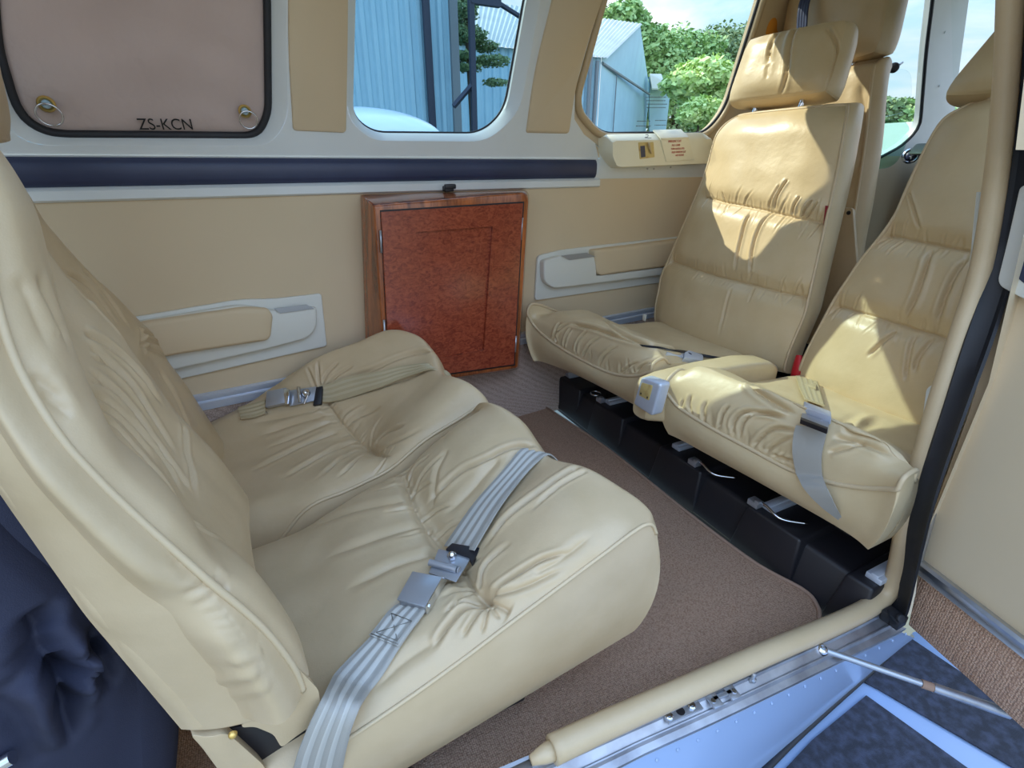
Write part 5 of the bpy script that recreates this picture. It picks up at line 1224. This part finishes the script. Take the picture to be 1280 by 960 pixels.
# instrument panel and glareshield
ip = thing('instrument_panel', (2.45, .85, .6), 'dark instrument panel and glareshield at the front of the cockpit', 'instrument panel')
mb = MB(); mb.box((2.50, .84, .60), np.eye(3), (.10, .86, .40)); mb.build('panel', M['black'], ip, 30, .01)
pr = [[(x, y, z) for x, z in ((2.36, .82), (2.40, .86), (2.60, .85), (2.66, .80))] for y in np.linspace(.40, 1.27, 9)]
mb = MB(); mb.loft(pr); mb.build('glareshield', M['rubber'], ip, 40, .01)
mb = MB(); mb.hexa([(2.67, .3, -.05), (3.2, .35, -.05), (3.2, 1.25, -.05), (2.67, 1.34, -.05), (2.67, .32, .82), (3.2, .4, .72), (3.2, 1.2, .72), (2.67, 1.31, .82)]); structure(mb.build('light_block_front', M['wallvinyl'], None, 30))  # unseen cowl, added to block light below the windshield
# ================================================================== OUTSIDE
ZG = -1.25
def gmat():
    return mat('apron', (124, 126, 118), .9, bumps=(('noise', 3, .3, .02),), var=(.6, (112, 116, 100), .35, .7))
mb = MB(); s_ = 400; mb.add([(-s_, -s_, ZG), (s_, -s_, ZG), (s_, s_, ZG), (-s_, s_, ZG)], [(0, 1, 2, 3)]); structure(mb.build('ground', gmat(), None, 30))
M['steel'] = mat('pale_blue_cladding', (166, 200, 214), .5, var=(1.2, (152, 186, 202), .3, .8))
M['steelroof'] = mat('grey_roof_sheeting', (200, 200, 190), .5, var=(1., (180, 180, 172), .3, .8))
M['post'] = mat('dark_steel', (52, 56, 72), .6)
M['gutter'] = mat('grey_pipe', (120, 126, 130), .6)
M['bark'] = mat('bark', (84, 70, 54), .9)
def leafmat(n, c1, c2):
    return mat(n, c1, .6, spec=.3, var=(1.1, c2, .3, .7))
M['leaf1'] = leafmat('hazed_green_leaves', (172, 200, 136), (136, 172, 104)); M['leaf2'] = leafmat('hazed_bright_leaves', (216, 232, 160), (176, 206, 124)); M['leaf3'] = leafmat('hazed_dull_leaves', (152, 170, 124), (118, 140, 94))  # leaf colours paled to carry the haze and window glare
def corrug(A, B, z0, z1, pitch, amp, nrm):
    """corrugated sheet from A to B (xy), between z0 and z1"""
    A = np.array(A, float); B = np.array(B, float); L_ = np.linalg.norm(B - A); n = int(L_ / pitch * 6); rows = []
    t = np.linspace(0, 1, n); h = amp * np.sign(np.sin(t * L_ / pitch * 2 * math.pi)) * np.minimum(1, 2.2 * np.abs(np.sin(t * L_ / pitch * 2 * math.pi)))
    xy = A + (B - A) * t[:, None] + np.array(nrm)[None] * h[:, None]
    P = np.stack([np.concatenate([xy, np.full((n, 1), z)], 1) for z in (z0, z1)]); return P
# nearest hangar: corrugated wall across the middle window
h1 = thing('corrugated_hangar', (-2, 11, ZG), 'tall pale blue corrugated hangar wall with a dark downpipe, outside the middle window', 'hangar')
c1 = oY(571, 80, 11.); x1 = c1[0]
mb = MB(); mb.grid(corrug((-12, 11.), (x1, 11.), ZG, 8, .21, .022, (0, -1))); mb.build('front_cladding', M['steel'], h1, 20)
mb = MB(); mb.grid(corrug((x1, 11.), (x1 - .6, 18.), ZG, 8, .21, .02, (1, 0))); mb.build('side_cladding', M['steel'], h1, 20)
mb = MB(); mb.box((x1 - .06, 10.95, 3.4), np.eye(3), (.16, .12, 9.3)); mb.build('corner_flashing', M['gutter'], h1, 30)
dpx = oY(536, 80, 10.9); mb = MB(); mb.box((dpx[0], 10.88, 3.4), np.eye(3), (.14, .10, 9.3)); mb.build('downpipe', M['post'], h1, 30, .02)
mb = MB(); mb.hexa([(-12, 11, 7.9), (x1, 11, 7.9), (x1 - .6, 18, 7.9), (-12, 18, 7.9), (-12, 11, 8.1), (x1, 11, 8.1), (x1 - .6, 18, 8.6), (-12, 18, 8.6)]); mb.build('roof', M['steelroof'], h1, 30)
# steel gantry beside it
g1 = thing('steel_gantry', oY(590, 160, 10.2), 'dark steel gantry with a diagonal brace beside the corrugated hangar', 'gantry')
p0 = oY(593, 0, 10.2); p1 = oY(589, 168, 10.2); xx = (p0[0] + p1[0]) / 2
mb = MB(); mb.box((xx, 10.2, (ZG + 2.95) / 2 + .75), np.eye(3), (.10, .10, 4.2 + 1.5)); mb.build('post', M['post'], g1, 30)
mb = MB(); mb.tube([oY(567, 133, 10.2), oY(591, 105, 10.2)], .05, 4); mb.build('brace', M['post'], g1, 30)
mb = MB(); a_ = oY(588, 2, 10.2); b_ = oY(625, 2, 10.2); mb.box((a_ + b_) / 2, np.eye(3), (b_[0] - a_[0], .12, .12)); mb.build('beam', M['post'], g1, 30)
mb = MB(); mb.tube([oY(620, 2, 10.2), oY(660, 27, 10.2), oY(700, 52, 10.2)], .045, 6); mb.build('stay', M['post'], g1, 30)
# second hangar with its gable
h2 = thing('gabled_hangar', oY(700, 165, 21), 'pale blue gabled metal hangar with grey ribbed roof, outside the emergency window', 'hangar')
eL = oY(540, 62, 21.); eR = oY(752, 72, 21.); ez = eR[2]; rY = 26.; rL = oY(540, 30, rY); rR = oY(800, 30, rY); rz = rR[2]
fR = oY(812, 113, 31.)
mb = MB(); mb.grid(corrug((eL[0], 21.), (eR[0], 21.), ZG, ez, .35, .03, (0, -1))); mb.build('front_cladding', M['steel'], h2, 20)
mb = MB(); nrib = 46; P = []
for k in range(nrib * 2 + 1):
    f = k / (nrib * 2); up2 = .05 if k % 2 else 0
    P.append([np.array([eL[0] + (eR[0] + .15 - eL[0]) * f, 20.8, ez - .05 + up2]), np.array([rL[0] + (rR[0] + .15 - rL[0]) * f, rY, rz + up2])])
mb.grid(np.array(P)); mb.build('roof', M['steelroof'], h2, 20)
gb = [np.array([eR[0], 21., ZG]), np.array([eR[0], 21., ez]), np.array([rR[0], rY, rz]), np.array([fR[0], 31., fR[2]]), np.array([fR[0], 31., ZG])]
mb = MB(); mb.add(gb, [(0, 1, 2, 3, 4)]); mb.build('gable_end', M['steel'], h2, 30)
ln_ = [oY(753, 79, 20.95), oY(785, 100, 24), oY(813, 118, 30.9)]
pl_n = np.cross(gb[2] - gb[1], gb[0] - gb[1]); pl_n /= np.linalg.norm(pl_n); pl_c = pl_n @ gb[1]
def gp(x, y, o=0.):
    p = onP(x, y, pl_n, pl_c); return p + (EYE - p) / np.linalg.norm(EYE - p) * o
mb = MB(); mb.tube([gp(753, 79, .05), gp(812, 118, .05)], .07, 6); mb.build('gable_flashing', M['gutter'], h2, 30)
mb = MB(); mb.tube([gp(771, 95, .05), gp(766, 168, .05)], .03, 6); mb.build('panel_joint', M['gutter'], h2, 30)
for x in (737, 745):
    mb = MB(); mb.tube([oY(x + 2, 62 if x < 740 else 76, 20.8), oY(x - 4, 170, 20.8)], .09, 8); mb.build('downpipe', M['gutter'], h2, 30)
cpn = thing('canopy', gp(820, 105), 'small pale canopy jutting from the gable end of the metal hangar', 'canopy')
q = [gp(812, 94), oY(826, 94, 31.), oY(845, 112, 29.), oY(815, 112, 29)]
mb = MB(); mb.prism(q, (0, 0, .08)); mb.build('roof', M['steelroof'], cpn, 30)
mb = MB(); q = [gp(812, 96), oY(824, 97, 31.2), oY(838, 113, 30.), oY(832, 168, 31), gp(812, 168)]; mb.prism(q, (0, .1, 0)); mb.build('wall', M['steel'], cpn, 30)
# white aircraft body
wa = thing('parked_aircraft', oY(455, 175, 5.), 'smooth white rounded aircraft fuselage outside the middle window', 'aircraft')
yc = 5.; c = oY(452, 176, yc); rx = oY(553, 176, yc)[0] - c[0]; rz_ = oY(452, 134, yc)[2] - c[2]
mb = MB(); L_ = []
for t in np.linspace(-.5 * math.pi, .5 * math.pi, 30):
    r_ = math.cos(t); L_.append([(c[0] + rx * math.sin(t) * (1 if t > 0 else 3), yc + .5 * r_ * math.cos(a), c[2] + rz_ * r_ * math.sin(a) * 1. ) for a in np.linspace(0, 2 * math.pi, 29)[:-1]])
mb.loft(L_); mb.build('fuselage', M['paint2'], wa, 179)
mb = MB(); mb.tube([oY(447, 157, 4.62), oY(465, 157, 4.6), oY(482, 160, 4.6)], .006, 6); mb.build('panel_line', M['gutter'], wa, 179)
mb = MB(); mb.box((c[0] - .3, yc, (ZG + c[2]) / 2), np.eye(3), (.12, .12, c[2] - ZG)); mb.build('undercarriage', M['post'], wa, 30)
# trees
def tree(name, base_, blobs, m, leaf, n, label, group, seed, trunk=True):
    """blobs: list of (centre, radii)"""
    t = thing(name, base_, label, 'tree', group); r = np.random.RandomState(seed); V = []; Fq = []
    vol = np.array([b[1][0] * b[1][2] for b in blobs]); cnt = (n * vol / vol.sum()).astype(int)
    for (c, rd), k in zip(blobs, cnt):
        d = r.normal(size=(k, 3)); d /= np.linalg.norm(d, axis=1)[:, None]; rad = r.uniform(.55, 1.06, (k, 1)) * (1 + .18 * np.sin(d[:, :1] * 7 + seed) * np.cos(d[:, 2:] * 6 + seed * 2))
        p = np.array(c) + d * rad * np.array(rd)
        u = r.normal(size=(k, 3)); u[:, 2] *= .5; u /= np.linalg.norm(u, axis=1)[:, None]; w_ = np.cross(u, d + r.normal(size=(k, 3)) * .5); w_ /= np.linalg.norm(w_, axis=1)[:, None] + 1e-9
        s1_ = leaf * r.uniform(.5, 1.3, (k, 1)); q = np.stack([p - u * s1_, p + w_ * s1_ * .6, p + u * s1_, p - w_ * s1_ * .6], 1)
        i0 = len(V) * 0 + sum(len(v) for v in V); V.append(q.reshape(-1, 3)); Fq.append(np.arange(k * 4).reshape(-1, 4) + i0)
    mb = MB(); mb.add(np.concatenate(V), [tuple(f) for f in np.concatenate(Fq)])
    me = bpy.data.meshes.new('foliage'); me.from_pydata(mb.v, [], mb.f); me.update(); link('foliage', me, m, t, None)
    if trunk:
        mb = MB(); top = np.array(blobs[0][0]); b = np.array(base_, float); w0 = max(.12, blobs[0][1][0] * .10)
        mb.tube(crv([b, b * .6 + top * .4 + np.array([.1, 0, 0]), top], 10), list(np.linspace(w0, w0 * .4, 10)), 8); mb.build('trunk', M['bark'], t, 60)
    return t
def blob(x, y, Y, rpx, ry=.8): 
    c = oY(x, y, Y); r_ = np.linalg.norm(oY(x + rpx, y, Y) - c); return (c, (r_, r_, r_ * ry))
def gnd(p): return (p[0], p[1], ZG)
TG = 'trees outside the windows'
def mk(name, Y, bl, m, leaf, n, label, seed, trunk=True):
    B_ = [blob(x, y, Y + o, r, k) for x, y, o, r, k in bl]; return tree(name, gnd(B_[0][0]), B_, M[m], leaf, n, label, TG, seed, trunk)
mk('tree', 40, [(778, 32, 0, 24, .8), (762, 42, 1, 22, .8), (798, 40, 0, 14, .8)], 'leaf1', .24, 11000, 'rounded green tree rising behind the ridge of the gabled hangar', 1)
mk('tree', 38, [(812, 62, 0, 20, 1.), (822, 85, 0, 22, 1.2), (815, 110, 0, 24, 1.2)], 'leaf1', .24, 11000, 'green tree just right of the gabled hangar', 2)
mk('tree', 44, [(850, 80, 0, 34, .8), (838, 100, -1, 28, 1), (870, 78, 0, 26, .8)], 'leaf1', .24, 15400, 'mid green tree in the tree line seen through the emergency window', 3)
mk('tree', 46, [(900, 76, 0, 34, .75), (925, 74, 0, 30, .8), (890, 105, 0, 34, .9)], 'leaf3', .24, 15400, 'dull green tree at the forward end of the tree line', 4)
mk('bush', 26, [(880, 95, 0, 26, .55), (858, 105, 0, 22, .5), (905, 118, 0, 24, .7), (885, 122, 1, 26, .6)], 'leaf2', .22, 8000, 'bright yellow green layered tree in front of the tree line', 5)
mk('bush', 22, [(875, 138, 0, 18, .6), (862, 146, 0, 12, .6), (885, 150, 0, 14, .6)], 'leaf2', .16, 4500, 'small bright sapling low in the emergency window', 6)
mk('tree', 42, [(845, 150, 0, 50, .7), (905, 160, 0, 55, .6), (960, 120, 0, 50, .9)], 'leaf3', .24, 17600, 'dark undergrowth tree low behind the bright sapling', 7)
# feathery branch by the gantry
mk('tree', 12.5, [(582, 12, 0, 15, .7), (590, 45, 0, 18, .45), (606, 58, .2, 16, .35), (578, 70, 0, 14, .4), (615, 76, 0, 20, .28), (585, 84, 0, 16, .3), (620, 103, 0, 14, .28), (580, 40, .2, 16, .8)], 'leaf3', .036, 9000, 'feathery dark branch tree beside the gantry in the middle window', 8)
# hill with trees ahead of the pilot window
for k, (x, y, r_, m_, lab) in enumerate(((1118, 138, 22, 'leaf3', 'olive hillside tree seen through the storm window'), (1145, 142, 24, 'leaf1', 'green hillside tree nearest the pilot window pillar'), (1085, 142, 30, 'leaf3', 'olive hillside tree hidden partly by the pilot seat'))):
    B_ = []
    c = EYE + ray(x, y + 12) * 60; rr = r_ / FPX * 60 * .85; B_ = [(c, (rr * 1.3, rr * 1.3, rr * .8)), (c + np.array([rr, -rr * .5, -rr * .4]), (rr, rr, rr * .8))]
    tree('tree', gnd(c), B_, M[m_], .32, 14000, lab, TG, 40 + k)
hl = MB(); c = EYE + ray(1120, 215) * 75; N_ = 40
P = np.array([[(c[0] + 26 * u, c[1] + 26 * v, ZG - .5 + 7.5 * math.exp(-(u * u + v * v) * 2.2)) for u in np.linspace(-1.4, 1.4, N_)] for v in np.linspace(-1.4, 1.4, N_)]); hl.grid(P)
structure(hl.build('grass_hill', mat('hill_grass', (128, 150, 82), .9, var=(.2, (100, 128, 60), .35, .7)), None, 60))
pb2 = MB(); c = EYE + ray(1122, 172) * 45; 
pbt = thing('roadside_building', gnd(c), 'small white building far off through the pilot window', 'building')
pb2.box((c[0], c[1], (c[2] + ZG) / 2), np.eye(3), (3.2, 3, c[2] - ZG + 1.6)); pb2.build('walls', M['white'], pbt, 30)
# ================================================================== CAMERA, LIGHT, SKY
cam = bpy.data.cameras.new('camera'); co = bpy.data.objects.new('camera', cam); COL.objects.link(co)
cam.sensor_fit = 'HORIZONTAL'; cam.sensor_width = 36; cam.lens = FPX / 1280 * 36; cam.clip_start = .01; cam.clip_end = 2000
mw = Matrix((( RT[0], UP[0], -FW[0], EYE[0]), (RT[1], UP[1], -FW[1], EYE[1]), (RT[2], UP[2], -FW[2], EYE[2]), (0, 0, 0, 1)))
co.matrix_world = mw; scn.camera = co
sun = bpy.data.lights.new('sun', 'SUN'); so = bpy.data.objects.new('sun', sun); COL.objects.link(so)
sun.energy = 5.; sun.angle = .009; sun.color = (1., .94, .76)
SD = Vector((.80,-1.0,-1.0)).normalized()
so.rotation_euler = SD.to_track_quat('-Z', 'Y').to_euler()
w = bpy.data.worlds.new('sky'); scn.world = w; w.use_nodes = True; nt = w.node_tree
bg = nt.nodes['Background']
tc = nt.nodes.new('ShaderNodeTexCoord')
sp = nt.nodes.new('ShaderNodeSeparateXYZ'); nt.links.new(tc.outputs['Generated'], sp.inputs[0])
def node(t, **k):
    n = nt.nodes.new(t)
    for a, v in k.items(): setattr(n, a, v)
    return n
up = node('ShaderNodeMapRange'); up.inputs['From Min'].default_value = 0.; up.inputs['From Max'].default_value = .7
nt.links.new(sp.outputs['Z'], up.inputs['Value'])
ramp = node('ShaderNodeValToRGB'); e = ramp.color_ramp.elements
e[0].position = 0; e[0].color = (.72, .86, .95, 1); e[1].position = 1; e[1].color = (.20, .42, .80, 1)
m_ = ramp.color_ramp.elements.new(.35); m_.color = (.42, .68, .92, 1)
nt.links.new(up.outputs[0], ramp.inputs['Fac'])
mp = node('ShaderNodeMapping'); mp.inputs['Scale'].default_value = (1, 1, 2.6); mp.inputs['Location'].default_value = (.3, .1, .2)
nt.links.new(tc.outputs['Generated'], mp.inputs['Vector'])
cn = node('ShaderNodeTexNoise'); cn.inputs['Scale'].default_value = 2.6; cn.inputs['Detail'].default_value = 9; cn.inputs['Roughness'].default_value = .55; cn.inputs['Distortion'].default_value = .3
nt.links.new(mp.outputs[0], cn.inputs['Vector'])
cm = node('ShaderNodeMapRange'); cm.inputs['From Min'].default_value = .44; cm.inputs['From Max'].default_value = .60
nt.links.new(cn.outputs['Fac'], cm.inputs['Value'])
mx = node('ShaderNodeMix', data_type='RGBA'); nt.links.new(cm.outputs[0], mx.inputs['Factor']); nt.links.new(ramp.outputs['Color'], mx.inputs['A'])
cb = node('ShaderNodeMix', data_type='RGBA'); cb.inputs['A'].default_value = (1.07, .96, .93, 1); cb.inputs['B'].default_value = (.80, .97, 1.28, 1); nt.links.new(up.outputs[0], cb.inputs['Factor']); nt.links.new(cb.outputs['Result'], mx.inputs['B'])
# sky behind the camera lifted a little above the rest, to light the cabin
sd = node('ShaderNodeMapRange'); sd.inputs['From Min'].default_value = .15; sd.inputs['From Max'].default_value = -.5; sd.inputs['To Min'].default_value = 1.0; sd.inputs['To Max'].default_value = 1.25
nt.links.new(sp.outputs['Y'], sd.inputs['Value'])
# overhead sky boosted on every side to light the seat tops; horizon plain
hz_ = node('ShaderNodeMapRange'); hz_.inputs['From Min'].default_value = .65; hz_.inputs['From Max'].default_value = .15; hz_.inputs['To Min'].default_value = 2.1; hz_.inputs['To Max'].default_value = 1.0
nt.links.new(sp.outputs['Z'], hz_.inputs['Value'])
sh_ = node('ShaderNodeMath', operation='MULTIPLY'); nt.links.new(sd.outputs[0], sh_.inputs[0]); nt.links.new(hz_.outputs[0], sh_.inputs[1])
gz = node('ShaderNodeMapRange'); gz.inputs['From Min'].default_value = -.02; gz.inputs['From Max'].default_value = .01
nt.links.new(sp.outputs['Z'], gz.inputs['Value'])
st = node('ShaderNodeMath', operation='MULTIPLY'); nt.links.new(sh_.outputs[0], st.inputs[0]); st.inputs[1].default_value = 1.15
nt.links.new(mx.outputs['Result'], bg.inputs['Color']); nt.links.new(st.outputs[0], bg.inputs['Strength'])
vs = scn.view_settings; vs.view_transform = 'Standard'; vs.look = 'None'; vs.gamma = 1; vs.exposure = 0.12; vs.use_curve_mapping = False
scn.render.film_transparent = False
try:
    scn.cycles.use_denoising = True; scn.cycles.max_bounces = 10; scn.cycles.diffuse_bounces = 6; scn.cycles.transparent_max_bounces = 16; scn.cycles.sample_clamp_indirect = 6; scn.cycles.caustics_reflective = False; scn.cycles.caustics_refractive = False
except Exception: pass
